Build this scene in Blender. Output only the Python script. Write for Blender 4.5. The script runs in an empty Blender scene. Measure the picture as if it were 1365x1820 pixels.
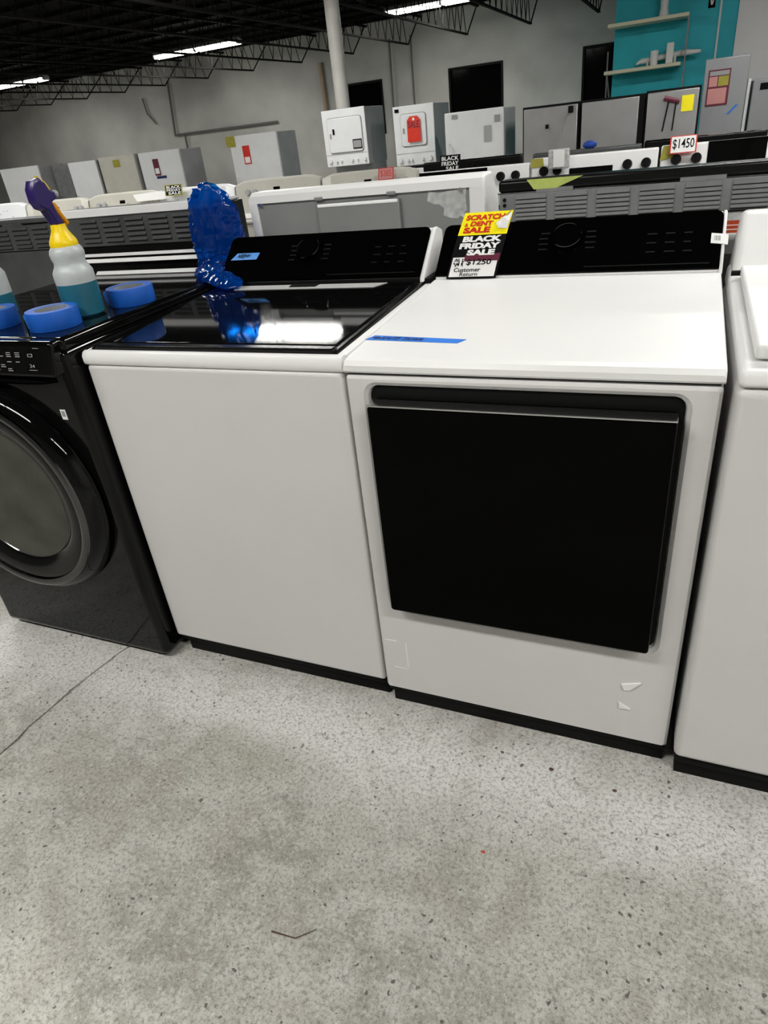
import bpy, bmesh, math, random
from mathutils import Vector, Matrix, noise
random.seed(7)
S = bpy.context.scene
COL = S.collection
PI = math.pi

# ------------------------------------------------------------------ camera
cam_d = bpy.data.cameras.new('camera'); cam = bpy.data.objects.new('camera', cam_d); COL.objects.link(cam)
cam_d.sensor_fit = 'VERTICAL'; cam_d.sensor_height = 24.0; cam_d.lens = 1170.0 / 1820.0 * 24.0
cam_d.clip_start = 0.02; cam_d.clip_end = 200
cam.matrix_world = (Matrix.Translation((0.6078, -1.1571, 1.3574)) @ Matrix.Rotation(0.44582, 4, 'Z')
                    @ Matrix.Rotation(1.04720, 4, 'X') @ Matrix.Rotation(-0.11876, 4, 'Z'))
S.camera = cam
CX, CY = 0.608, -1.157

# ------------------------------------------------------------------ world, exposure
w = bpy.data.worlds.new('world'); S.world = w; w.use_nodes = True
bg = w.node_tree.nodes['Background']; bg.inputs[0].default_value = (0.9, 0.95, 1.0, 1); bg.inputs[1].default_value = 0.02
S.view_settings.view_transform = 'Standard'; S.view_settings.look = 'None'
S.view_settings.exposure = 0.08; S.view_settings.gamma = 1.0; S.view_settings.use_curve_mapping = False
LAMP_W = 92.0        # watts of each fluorescent fixture
LAMP_ROWS = [14.85, 6.68, 2.1, -1.9]
LAMP_Z = 3.44

# ------------------------------------------------------------------ materials
def mat(name, col, rough=0.5, metal=0.0, coat=0.0, var=0.0, vscale=8.0, bump=0.0, bscale=60.0, spec=0.5,
        emit=None, estr=0.0, trans=0.0, alpha=1.0, ior=1.45):
    m = bpy.data.materials.new(name); m.use_nodes = True
    nt = m.node_tree; b = nt.nodes['Principled BSDF']
    b.inputs['Base Color'].default_value = (*col, 1)
    b.inputs['Roughness'].default_value = rough; b.inputs['Metallic'].default_value = metal
    b.inputs['Coat Weight'].default_value = coat; b.inputs['Specular IOR Level'].default_value = spec
    b.inputs['Transmission Weight'].default_value = trans; b.inputs['Alpha'].default_value = alpha
    b.inputs['IOR'].default_value = ior
    tc = nt.nodes.new('ShaderNodeTexCoord')
    if var > 0:
        n = nt.nodes.new('ShaderNodeTexNoise'); n.inputs['Scale'].default_value = vscale; n.inputs['Detail'].default_value = 6
        r = nt.nodes.new('ShaderNodeMapRange'); r.inputs[3].default_value = 1 - var; r.inputs[4].default_value = 1 + var
        r.inputs[1].default_value = 0.3; r.inputs[2].default_value = 0.7
        mx = nt.nodes.new('ShaderNodeMix'); mx.data_type = 'RGBA'; mx.blend_type = 'MULTIPLY'
        mx.inputs[0].default_value = 1; mx.inputs[6].default_value = (*col, 1)
        nt.links.new(tc.outputs['Object'], n.inputs['Vector']); nt.links.new(n.outputs['Fac'], r.inputs[0])
        nt.links.new(r.outputs[0], mx.inputs[7]); nt.links.new(mx.outputs[2], b.inputs['Base Color'])
    if bump > 0:
        n2 = nt.nodes.new('ShaderNodeTexNoise'); n2.inputs['Scale'].default_value = bscale; n2.inputs['Detail'].default_value = 2
        bp = nt.nodes.new('ShaderNodeBump'); bp.inputs['Strength'].default_value = bump; bp.inputs['Distance'].default_value = 0.002
        nt.links.new(tc.outputs['Object'], n2.inputs['Vector']); nt.links.new(n2.outputs['Fac'], bp.inputs['Height'])
        nt.links.new(bp.outputs[0], b.inputs['Normal'])
    if emit:
        b.inputs['Emission Color'].default_value = (*emit, 1); b.inputs['Emission Strength'].default_value = estr
    return m

M = {}
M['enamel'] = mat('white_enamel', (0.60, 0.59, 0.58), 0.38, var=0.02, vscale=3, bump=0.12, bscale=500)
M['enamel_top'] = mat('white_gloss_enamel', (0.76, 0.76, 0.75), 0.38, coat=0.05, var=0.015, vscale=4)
M['enamel_far'] = mat('white_enamel_dusty', (0.68, 0.69, 0.70), 0.4, var=0.06, vscale=3)
M['cream'] = mat('cream_enamel', (0.50, 0.485, 0.43), 0.42, var=0.08, vscale=4)
M['black_gloss'] = mat('black_gloss', (0.0025, 0.0025, 0.0025), 0.05, spec=0.27)
M['black_door'] = mat('black_door_glass', (0.0016, 0.0016, 0.0014), 0.10, spec=0.035)
M['black_panel'] = mat('black_panel_glass', (0.001, 0.001, 0.001), 0.16, spec=0.07)
M['black_paint'] = mat('black_enamel', (0.004, 0.004, 0.004), 0.25, spec=0.25, var=0.15, vscale=9)
M['black_matte'] = mat('black_plastic', (0.004, 0.004, 0.004), 0.6, spec=0.15)
M['dark_gap'] = mat('dark_seal', (0.02, 0.02, 0.02), 0.8)
M['chrome'] = mat('chrome', (0.75, 0.75, 0.75), 0.18, metal=1)
M['steel'] = mat('stainless_steel', (0.42, 0.42, 0.42), 0.38, metal=0.85, var=0.1, vscale=3)
M['galv'] = mat('galvanised_sheet', (0.21, 0.215, 0.215), 0.5, metal=0.3, var=0.15, vscale=14)
M['galv_dark'] = mat('dark_sheet', (0.10, 0.105, 0.105), 0.45, metal=0.4, var=0.2, vscale=10)
M['grey_sheet'] = mat('grey_sheet', (0.23, 0.235, 0.23), 0.5, metal=0.1, var=0.05, vscale=6)
M['foil'] = mat('torn_foil_residue', (0.5, 0.51, 0.5), 0.5, metal=0.3, var=0.25, vscale=50)
M['grey_fridge'] = mat('grey_enamel', (0.26, 0.27, 0.28), 0.4, metal=0.2, var=0.05, vscale=3)
M['side_grey'] = mat('grey_cabinet_side', (0.34, 0.345, 0.35), 0.5, var=0.08, vscale=4)
M['blue_tape'] = mat('blue_masking_tape', (0.02, 0.17, 0.62), 0.55, var=0.12, vscale=30)
M['blue_roll'] = mat('blue_tape_roll', (0.006, 0.095, 0.46), 0.5, var=0.1, vscale=30)
M['kraft'] = mat('grey_roll_core', (0.25, 0.27, 0.3), 0.7)
M['ink'] = mat('black_ink', (0.003, 0.003, 0.004), 0.7, spec=0.1)
M['navy_ink'] = mat('navy_marker_ink', (0.005, 0.01, 0.09), 0.6)
M['white_paper'] = mat('white_card', (0.78, 0.78, 0.76), 0.5)
M['yellow'] = mat('yellow_print', (0.90, 0.78, 0.01), 0.4)
M['red'] = mat('red_print', (0.55, 0.02, 0.01), 0.5)
M['maroon'] = mat('maroon_print', (0.11, 0.01, 0.03), 0.5)
M['orange'] = mat('orange_label', (0.42, 0.05, 0.01), 0.5, var=0.2, vscale=60)
M['olive'] = mat('yellow_green_sticker', (0.30, 0.28, 0.03), 0.5, var=0.1, vscale=20)
M['green_tape'] = mat('pale_green_tape', (0.42, 0.50, 0.12), 0.6, var=0.1, vscale=30)
M['grey_print'] = mat('grey_print', (0.28, 0.28, 0.28), 0.5)
M['dim_print'] = mat('dim_print', (0.009, 0.009, 0.009), 0.5, spec=0.1)
M['bottle_plastic'] = mat('milky_bottle_plastic', (0.60, 0.64, 0.64), 0.35, trans=0.25, var=0.04, vscale=30)
M['bottle_liquid'] = mat('teal_liquid_in_bottle', (0.016, 0.13, 0.19), 0.3, trans=0.1, var=0.08, vscale=25)
M['cap_yellow'] = mat('yellow_plastic', (0.85, 0.60, 0.0), 0.35)
M['cap_orange'] = mat('orange_plastic', (0.70, 0.28, 0.0), 0.35)
M['purple'] = mat('purple_plastic', (0.022, 0.01, 0.10), 0.3)
M['teal'] = mat('teal_wall_paint', (0.018, 0.42, 0.50), 0.6, var=0.12, vscale=2.5)
M['wall_white'] = mat('white_wall_paint', (0.72, 0.72, 0.72), 0.6, var=0.04, vscale=2)
M['column'] = mat('column_paint', (0.55, 0.54, 0.51), 0.5, var=0.12, vscale=3)
M['shelf'] = mat('cream_shelf_board', (0.70, 0.68, 0.50), 0.5)
M['pipe'] = mat('dark_conduit', (0.10, 0.10, 0.095), 0.6)
M['pipe_tan'] = mat('tan_pipe', (0.30, 0.22, 0.15), 0.6)
M['joist'] = mat('dark_steel_joist', (0.006, 0.0055, 0.005), 0.8, spec=0.1)
M['deck'] = mat('dark_roof_deck', (0.0025, 0.0025, 0.0025), 0.9, spec=0.1, var=0.2, vscale=1)
M['lamp_house'] = mat('white_lamp_housing', (0.5, 0.5, 0.48), 0.5)
M['tube'] = mat('fluorescent_tube', (1, 1, 1), 0.4, emit=(1.0, 0.99, 0.92), estr=14.0)
M['pale_reflection'] = mat('pale_reflection', (0.42, 0.42, 0.41), 0.5)
M['chrome_rim'] = mat('glass_rim', (0.12, 0.12, 0.115), 0.08, metal=0.6)
M['night_glass'] = mat('dark_window_glass', (0.002, 0.002, 0.002), 0.08, spec=0.08)
M['smoke'] = mat('smoked_door_plastic', (0.004, 0.004, 0.0035), 0.12, spec=0.3)
M['dark_chrome'] = mat('dark_chrome', (0.10, 0.10, 0.10), 0.14, metal=1)
M['bowl'] = mat('door_glass_bowl', (0.045, 0.047, 0.038), 0.1, coat=0.0, spec=0.3, var=0.3, vscale=9)
M['rust'] = mat('red_chip', (0.45, 0.08, 0.05), 0.8)
M['twig'] = mat('brown_twig', (0.08, 0.05, 0.035), 0.8)
M['blue_rag'] = mat('blue_rag', (0.01, 0.06, 0.35), 0.6)
M['sale_red'] = mat('red_sale_tag', (0.62, 0.03, 0.01), 0.4, var=0.1, vscale=12)
M['pink_card'] = mat('pink_price_card', (0.50, 0.22, 0.21), 0.5)

def bag_material():
    m = bpy.data.materials.new('blue_plastic_film'); m.use_nodes = True; nt = m.node_tree
    b = nt.nodes['Principled BSDF']; out = nt.nodes['Material Output']
    b.inputs['Base Color'].default_value = (0.0, 0.05, 0.27, 1); b.inputs['Roughness'].default_value = 0.09
    b.inputs['Coat Weight'].default_value = 0.6; b.inputs['Specular IOR Level'].default_value = 0.8
    tr = nt.nodes.new('ShaderNodeBsdfTransparent'); tr.inputs[0].default_value = (0.05, 0.40, 0.85, 1)
    mx = nt.nodes.new('ShaderNodeMixShader'); mx.inputs[0].default_value = 0.58
    tl = nt.nodes.new('ShaderNodeBsdfTranslucent'); tl.inputs[0].default_value = (0.0, 0.12, 0.55, 1)
    m2 = nt.nodes.new('ShaderNodeMixShader'); m2.inputs[0].default_value = 0.3
    nt.links.new(b.outputs[0], m2.inputs[1]); nt.links.new(tl.outputs[0], m2.inputs[2])
    nt.links.new(tr.outputs[0], mx.inputs[1]); nt.links.new(m2.outputs[0], mx.inputs[2]); nt.links.new(mx.outputs[0], out.inputs[0])
    return m
M['bag'] = bag_material()

def floor_material():
    m = bpy.data.materials.new('worn_concrete'); m.use_nodes = True; nt = m.node_tree; N = nt.nodes; L = nt.links
    b = N['Principled BSDF']; b.inputs['Roughness'].default_value = 0.62; b.inputs['Specular IOR Level'].default_value = 0.35
    tc = N.new('ShaderNodeTexCoord'); P = tc.outputs['Object']
    def nz(scale, detail=6, rough=0.6, vec=P, dist=0.0):
        n = N.new('ShaderNodeTexNoise'); n.inputs['Scale'].default_value = scale; n.inputs['Detail'].default_value = detail
        n.inputs['Roughness'].default_value = rough; n.inputs['Distortion'].default_value = dist
        L.new(vec, n.inputs['Vector']); return n.outputs['Fac']
    def ramp(src, a, ca, c, cb):
        r = N.new('ShaderNodeMapRange'); r.inputs[1].default_value = a; r.inputs[2].default_value = c
        r.inputs[3].default_value = ca; r.inputs[4].default_value = cb; L.new(src, r.inputs[0]); return r.outputs[0]
    def mix(fac, ca, cb, mode='MIX'):
        x = N.new('ShaderNodeMix'); x.data_type = 'RGBA'; x.blend_type = mode
        for i, v in ((0, fac), (6, ca), (7, cb)):
            if hasattr(v, 'links'): L.new(v, x.inputs[i])
            elif isinstance(v, tuple): x.inputs[i].default_value = (*v, 1)
            else: x.inputs[i].default_value = v
        return x.outputs[2]
    def math_(op, a, c):
        x = N.new('ShaderNodeMath'); x.operation = op
        for i, v in ((0, a), (1, c)):
            if hasattr(v, 'links'): L.new(v, x.inputs[i])
            else: x.inputs[i].default_value = v
        return x.outputs[0]
    c = mix(ramp(nz(2.6, 8, 0.65), 0.42, 0, 0.58, 1), (0.43, 0.42, 0.375), (0.66, 0.655, 0.60))
    c = mix(ramp(nz(16, 8, 0.75), 0.44, 0, 0.58, .7), c, (0.72, 0.72, 0.67))
    c = mix(ramp(nz(5.5, 4, 0.5, dist=0.6), 0.52, 0, 0.66, 0.5), c, (0.42, 0.37, 0.33))      # brownish stains
    # worn pale band in front of the row of machines
    sp = N.new('ShaderNodeSeparateXYZ'); L.new(P, sp.inputs[0])
    d = math_('ABSOLUTE', math_('ADD', sp.outputs[1], 0.14), 0)
    d = math_('SUBTRACT', math_('ADD', d, math_('MULTIPLY', nz(5, 8, 0.7), 0.5)), 0.25)
    c = mix(ramp(d, 0.03, 0.8, 0.2, 0.0), c, (0.95, 0.95, 0.93))
    # olive grey scuff
    d2 = N.new('ShaderNodeVectorMath'); d2.operation = 'DISTANCE'; d2.inputs[1].default_value = (-0.30, -0.22, 0)
    mp = N.new('ShaderNodeMapping'); L.new(P, mp.inputs[0]); mp.inputs['Rotation'].default_value = (0, 0, 0.1)
    mp.inputs['Scale'].default_value = (0.45, 1.6, 1); L.new(mp.outputs[0], d2.inputs[0])
    d2.inputs[1].default_value = (-0.10, -0.44, 0)
    dd = math_('ADD', d2.outputs['Value'], math_('MULTIPLY', nz(9, 5), 0.18))
    c = mix(ramp(dd, 0.10, 0.6, 0.24, 0.0), c, (0.36, 0.345, 0.27))
    # fine granular speckle
    c = mix(ramp(nz(120, 5, 0.85), 0.49, 0, 0.60, 0.7), c, (0.19, 0.19, 0.165))
    c = mix(ramp(nz(42, 6, 0.8), 0.545, 0, 0.64, 0.65), c, (0.22, 0.215, 0.19))
    c = mix(ramp(nz(90, 5, 0.8), 0.38, 0.6, 0.46, 0), c, (0.80, 0.80, 0.76))
    # pits, denser in patches
    wv = N.new('ShaderNodeTexNoise'); wv.inputs['Scale'].default_value = 45; wv.inputs['Detail'].default_value = 3; L.new(P, wv.inputs['Vector'])
    wa = N.new('ShaderNodeVectorMath'); wa.operation = 'SCALE'; wa.inputs['Scale'].default_value = 0.022; L.new(wv.outputs['Color'], wa.inputs[0])
    wp = N.new('ShaderNodeVectorMath'); wp.operation = 'ADD'; L.new(P, wp.inputs[0]); L.new(wa.outputs[0], wp.inputs[1])
    v = N.new('ShaderNodeTexVoronoi'); v.inputs['Scale'].default_value = 55; L.new(wp.outputs[0], v.inputs['Vector'])
    v.inputs['Randomness'].default_value = 1.0
    msk = ramp(nz(4, 4), 0.45, 0.10, 0.6, 0.22)
    pit = math_('LESS_THAN', v.outputs['Distance'], msk)
    hs = N.new('ShaderNodeSeparateColor'); L.new(v.outputs['Color'], hs.inputs[0])
    pit = math_('MULTIPLY', pit, ramp(hs.outputs[0], 0.55, 0, 0.7, 0.85))
    c = mix(pit, c, (0.10, 0.095, 0.085))
    v2 = N.new('ShaderNodeTexVoronoi'); v2.inputs['Scale'].default_value = 9; L.new(wp.outputs[0], v2.inputs['Vector'])
    h2 = N.new('ShaderNodeSeparateColor'); L.new(v2.outputs['Color'], h2.inputs[0])
    p2 = math_('MULTIPLY', math_('LESS_THAN', v2.outputs['Distance'], 0.04), math_('GREATER_THAN', h2.outputs[1], 0.6))
    c = mix(math_('MULTIPLY', p2, 0.8), c, (0.07, 0.065, 0.06))
    c = mix(1.0, c, (0.74, 0.735, 0.72), 'MULTIPLY')
    L.new(c, b.inputs['Base Color'])
    bp = N.new('ShaderNodeBump'); bp.inputs['Strength'].default_value = 0.6; bp.inputs['Distance'].default_value = 0.003
    hgt = math_('SUBTRACT', nz(70, 6, 0.7), math_('MULTIPLY', pit, 0.8))
    L.new(hgt, bp.inputs['Height']); L.new(bp.outputs[0], b.inputs['Normal'])
    return m
M['floor'] = floor_material()

def wall_material():
    m = mat('grey_block_wall', (0.40, 0.40, 0.375), 0.8, var=0.22, vscale=0.7)
    nt = m.node_tree; b = nt.nodes['Principled BSDF']
    br = nt.nodes.new('ShaderNodeTexNoise'); br.inputs['Scale'].default_value = 6; br.inputs['Detail'].default_value = 6
    bp = nt.nodes.new('ShaderNodeBump'); bp.inputs['Strength'].default_value = 0.4; bp.inputs['Distance'].default_value = 0.02
    tc = nt.nodes.new('ShaderNodeTexCoord')
    nt.links.new(tc.outputs['Object'], br.inputs['Vector']); nt.links.new(br.outputs['Fac'], bp.inputs['Height'])
    nt.links.new(bp.outputs[0], b.inputs['Normal'])
    return m
M['wall'] = wall_material()

# ------------------------------------------------------------------ mesh helpers
def box(bm, x0, x1, y0, y1, z0, z1, r=0.0, seg=2, mi=0):
    g = bmesh.ops.create_cube(bm, size=1.0)
    vs = g['verts']
    for v in vs:
        v.co = Vector((x0 + (v.co.x + .5) * (x1 - x0), y0 + (v.co.y + .5) * (y1 - y0), z0 + (v.co.z + .5) * (z1 - z0)))
    fs = set(f for v in vs for f in v.link_faces)
    for f in fs: f.material_index = mi
    if r > 0:
        es = list(set(e for v in vs for e in v.link_edges))
        res = bmesh.ops.bevel(bm, geom=es, offset=r, segments=seg, profile=0.5, affect='EDGES', clamp_overlap=True)
        for f in res['faces']: f.material_index = mi
    return bm
def hexa(bm, pts, r=0.0, seg=2):
    """eight corners: bottom ring (4) then top ring (4)"""
    v = [bm.verts.new(p) for p in pts]
    fs = [bm.faces.new([v[i] for i in q]) for q in ((3,2,1,0),(4,5,6,7),(0,1,5,4),(1,2,6,5),(2,3,7,6),(3,0,4,7))]
    if r > 0:
        es = list(set(e for f in fs for e in f.edges))
        bmesh.ops.bevel(bm, geom=es, offset=r, segments=seg, profile=0.5, affect='EDGES', clamp_overlap=True)
    return bm
def prism_x(bm, prof, x0, x1):
    """profile of (y,z) points extruded along x"""
    a = [bm.verts.new((x0, y, z)) for y, z in prof]; b = [bm.verts.new((x1, y, z)) for y, z in prof]
    n = len(prof)
    bm.faces.new(a); bm.faces.new(b[::-1])
    for i in range(n): bm.faces.new((a[i], b[i], b[(i+1) % n], a[(i+1) % n]))
    bmesh.ops.recalc_face_normals(bm, faces=bm.faces[:])
    return bm
def rod(bm, p, q, r, seg=8, r2=None):
    p = Vector(p); q = Vector(q); d = q - p
    m = Matrix.Translation((p + q) / 2) @ d.to_track_quat('Z', 'Y').to_matrix().to_4x4()
    bmesh.ops.create_cone(bm, cap_ends=True, segments=seg, radius1=r, radius2=r if r2 is None else r2, depth=d.length, matrix=m)
    return bm
def lathe(bm, prof, c, axis='Z', seg=32, close=False):
    rings = []
    for r, h in prof:
        ring = []
        for i in range(seg):
            a = 2 * PI * i / seg
            if axis == 'Z': p = (c[0] + r * math.cos(a), c[1] + r * math.sin(a), c[2] + h)
            else: p = (c[0] + r * math.cos(a), c[1] + h, c[2] + r * math.sin(a))
            ring.append(bm.verts.new(p))
        rings.append(ring)
    rr = list(zip(rings[:-1], rings[1:]))
    if close: rr.append((rings[-1], rings[0]))
    for a, b in rr:
        for i in range(seg):
            bm.faces.new((a[i], a[(i+1) % seg], b[(i+1) % seg], b[i]))
    if not close:
        for ring, pr in ((rings[0], prof[0]), (rings[-1], prof[-1])):
            if pr[0] > 1e-4: bm.faces.new(ring)
    bmesh.ops.remove_doubles(bm, verts=bm.verts[:], dist=1e-5)
    bmesh.ops.recalc_face_normals(bm, faces=bm.faces[:])
    return bm
def rrect(x0, x1, z0, z1, r, n=6):
    pts = []
    for cx, cz, a0 in ((x1-r, z1-r, 0), (x0+r, z1-r, 90), (x0+r, z0+r, 180), (x1-r, z0+r, 270)):
        for i in range(n + 1):
            a = math.radians(a0 + 90 * i / n); pts.append((cx + r*math.cos(a), cz + r*math.sin(a)))
    return pts
def rslab(bm, x0, x1, z0, z1, r, y0, y1, edge=0.0, n=6):
    """rounded-rectangle slab facing -y, with a softened front edge"""
    layers = [(y1, 0.0)]
    if edge > 0: layers += [(y0 + edge, 0.0), (y0 + edge*0.35, edge*0.25), (y0, edge)]
    else: layers += [(y0, 0.0)]
    rings = []
    for y, ins in layers:
        rings.append([bm.verts.new((x, y, z)) for x, z in rrect(x0+ins, x1-ins, z0+ins, z1-ins, max(r-ins, 0.001), n)])
    for a, b in zip(rings[:-1], rings[1:]):
        k = len(a)
        for i in range(k): bm.faces.new((a[i], a[(i+1) % k], b[(i+1) % k], b[i]))
    bm.faces.new(rings[0]); bm.faces.new(rings[-1])
    bmesh.ops.recalc_face_normals(bm, faces=bm.faces[:])
    return bm
def smooth(me, ang=35):
    try: me.set_sharp_from_angle(angle=math.radians(ang))
    except Exception: pass
    tot = sum(p.area for p in me.polygons) or 1
    for p in me.polygons: p.use_smooth = p.area < .03*tot or len(me.polygons) > 400

def B(): return bmesh.new()
def obj(name, bm, m, parent=None, loc=None, sm=True):
    """bm is in world coordinates; stored relative to the root thing"""
    off = Vector((0, 0, 0))
    if parent is not None:
        r = parent
        while r.parent is not None: r = r.parent
        off = Vector(r.location)
    elif loc is not None: off = Vector(loc)
    for v in bm.verts: v.co -= off
    me = bpy.data.meshes.new(name); bm.to_mesh(me); bm.free()
    ms = m if isinstance(m, (list, tuple)) else [m]
    for q in ms: me.materials.append(M[q] if isinstance(q, str) else q)
    if sm: smooth(me)
    o = bpy.data.objects.new(name, me); COL.objects.link(o)
    if parent is not None: o.parent = parent
    elif loc is not None: o.location = loc
    return o
def tag(o, label, cat, group=None):
    o['label'] = label; o['category'] = cat
    if group: o['group'] = group
    return o
def thing(name, label, cat, loc, group=None):
    o = bpy.data.objects.new(name, None); COL.objects.link(o); o.location = loc; o.empty_display_size = 0.05
    return tag(o, label, cat, group)
def struct(name, bm, m, parent=None):
    o = obj(name, bm, m, parent, sm=False)
    if parent is None: o['kind'] = 'structure'
    return o

# quads: four corners bl, br, tr, tl ; cards and text are laid in their plane
class Quad:
    def __init__(s, bl, br, tr, tl):
        s.c = [Vector(p) for p in (bl, br, tr, tl)]
        s.n = (s.c[1]-s.c[0]).cross(s.c[3]-s.c[0]).normalized()
    def at(s, u, v, h=0.0):
        a = s.c[0].lerp(s.c[1], u); b = s.c[3].lerp(s.c[2], u)
        return a.lerp(b, v) + s.n * h
def card(q, u0=0, u1=1, v0=0, v1=1, h=0.0, t=0.0008, bm=None, nu=1):
    bm = bm or B()
    hexa(bm, [q.at(u0,v0,h), q.at(u1,v0,h), q.at(u1,v1,h), q.at(u0,v1,h), q.at(u0,v0,h+t), q.at(u1,v0,h+t), q.at(u1,v1,h+t), q.at(u0,v1,h+t)])
    return bm
def poly_card(q, pts, h, t=0.0006, bm=None):
    bm = bm or B()
    a = [bm.verts.new(q.at(u, v, h)) for u, v in pts]; b = [bm.verts.new(q.at(u, v, h+t)) for u, v in pts]
    n = len(pts); bm.faces.new(a[::-1]); bm.faces.new(b)
    for i in range(n): bm.faces.new((a[i], a[(i+1) % n], b[(i+1) % n], b[i]))
    return bm
_tc = {}
def text_mesh(s, bold):
    k = (s, bold)
    if k not in _tc:
        cu = bpy.data.curves.new('t', 'FONT'); cu.body = s; cu.offset = bold; cu.resolution_u = 3
        o = bpy.data.objects.new('t', cu); COL.objects.link(o)
        dg = bpy.context.evaluated_depsgraph_get(); me = bpy.data.meshes.new_from_object(o.evaluated_get(dg))
        _tc[k] = ([v.co.copy() for v in me.vertices], [tuple(p.vertices) for p in me.polygons])
        bpy.data.objects.remove(o); bpy.data.curves.remove(cu); bpy.data.meshes.remove(me)
    return _tc[k]
def text(name, s, q, u0, u1, v0, v1, m, parent, h=0.0015, bold=0.0, shear=0.0):
    vs, fs = text_mesh(s, bold)
    xs = [v.x for v in vs]; ys = [v.y for v in vs]
    x0, x1, y0, y1 = min(xs), max(xs), min(ys), max(ys)
    bm = B(); bv = []
    for v in vs:
        u = (v.x-x0)/(x1-x0); w_ = (v.y-y0)/(y1-y0)
        bv.append(bm.verts.new(q.at(u0 + (u1-u0)*u + shear*w_*(v1-v0), v0 + (v1-v0)*w_, h)))
    for f in fs:
        try: bm.faces.new([bv[i] for i in f])
        except ValueError: pass
    return obj(name, bm, m, parent, sm=False)
def scribble(name, q, u0, u1, v0, v1, m, parent, n=14, h=0.0015, wd=0.05, seed=1):
    rnd = random.Random(seed); bm = B()
    for i in range(n):
        a = (rnd.uniform(u0, u1), rnd.uniform(v0, v1)); an = rnd.uniform(0, PI); l = rnd.uniform(.25, .6)
        b = (min(max(a[0]+math.cos(an)*l*(u1-u0)*.35, u0), u1), min(max(a[1]+math.sin(an)*l*(v1-v0), v0), v1))
        dx, dy = b[0]-a[0], b[1]-a[1]; L = math.hypot(dx, dy) or 1; nx, ny = -dy/L*wd/2, dx/L*wd/2
        bm.faces.new([bm.verts.new(q.at(*p, h + i*1e-5)) for p in ((a[0]+nx, a[1]+ny), (b[0]+nx, b[1]+ny), (b[0]-nx, b[1]-ny), (a[0]-nx, a[1]-ny))])
    o = obj(name, bm, m, parent, sm=False); return o
def yquad(x0, x1, z0, z1, y):        # upright, facing -y
    return Quad((x0, y, z0), (x1, y, z0), (x1, y, z1), (x0, y, z1))

# ------------------------------------------------------------------ room shell
XL, XR, YF, YB, ZC = -24.0, 5.0, -6.0, CY + 19.0, 3.72
bm = B()                                                          # two slabs with an uneven joint between them
crack = [(-0.985, -6.0), (-0.99, -3.0), (-0.975, -1.2), (-0.968, -0.8), (-0.962, -0.60), (-0.955, -0.47), (-0.950, -0.42), (-0.956, -0.38), (-0.948, -0.30), (-0.944, -0.22), (-0.936, -0.17),
         (-0.930, -0.13), (-0.920, -0.09), (-0.916, -0.05), (-0.905, -0.02), (-0.898, 0.05), (-0.89, 0.8), (-0.9, 6.0), (-0.9, YB)]
def strip(pts, side_x, off):
    a = [bm.verts.new((x + off*(1 + 0.35*math.sin(i*2.3)), y, 0)) for i, (x, y) in enumerate(pts)]
    b = [bm.verts.new((side_x, y, 0)) for x, y in pts]; d = [bm.verts.new((v.co.x, v.co.y, -0.02)) for v in a]
    for i in range(len(pts)-1):
        bm.faces.new((a[i], a[i+1], b[i+1], b[i])); bm.faces.new((a[i], a[i+1], d[i+1], d[i]))
strip(crack, XL, -0.0036); strip(crack, XR, 0.0036)
bmesh.ops.recalc_face_normals(bm, faces=bm.faces[:])
for f in bm.faces:
    if abs(f.normal.z) > .5 and f.normal.z < 0: f.normal_flip()
floor = struct('floor', bm, 'floor')
bm = B(); box(bm, XL, XR, YF, YB, -0.08, -0.02); struct('joint_filler', bm, 'dark_gap', floor)

WIN = [(-8.10, -7.05, 1.25, 2.49), (-5.25, -3.86, 1.15, 2.50), (-1.99, -0.75, 1.0, 2.53)]
bm = B(); xs = XL
for x0, x1, z0, z1 in WIN:
    box(bm, xs, x0, YB, YB+.25, 0, ZC); box(bm, x0, x1, YB, YB+.25, 0, z0); box(bm, x0, x1, YB, YB+.25, z1, ZC); xs = x1
box(bm, xs, XR, YB, YB+.25, 0, ZC)
struct('wall_back', bm, 'wall')
for i, (x0, x1, z0, z1) in enumerate(WIN):
    bm = B(); f = 0.05
    box(bm, x0, x0+f, YB-.02, YB+.12, z0, z1); box(bm, x1-f, x1, YB-.02, YB+.12, z0, z1)
    box(bm, x0+f, x1-f, YB-.02, YB+.12, z0, z0+f); box(bm, x0+f, x1-f, YB-.02, YB+.12, z1-f, z1)
    wn = struct('window_%d' % (i+1), bm, 'black_matte')
    bm = B(); box(bm, x0+f, x1-f, YB+.08, YB+.10, z0+f, z1-f); obj('pane', bm, 'night_glass', wn)
bm = B(); box(bm, XL-.2, XL, YF, YB, 0, ZC); struct('wall_left', bm, 'wall')
bm = B(); box(bm, XR, XR+.2, YF, YB, 0, ZC); struct('wall_right', bm, 'wall_white')
bm = B(); box(bm, XL, XR, YF-.2, YF, 0, ZC); struct('wall_front', bm, 'wall')
bm = B(); box(bm, XL, XR, YF, YB, ZC, ZC+.1); ceiling = struct('ceiling', bm, 'deck')
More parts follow.
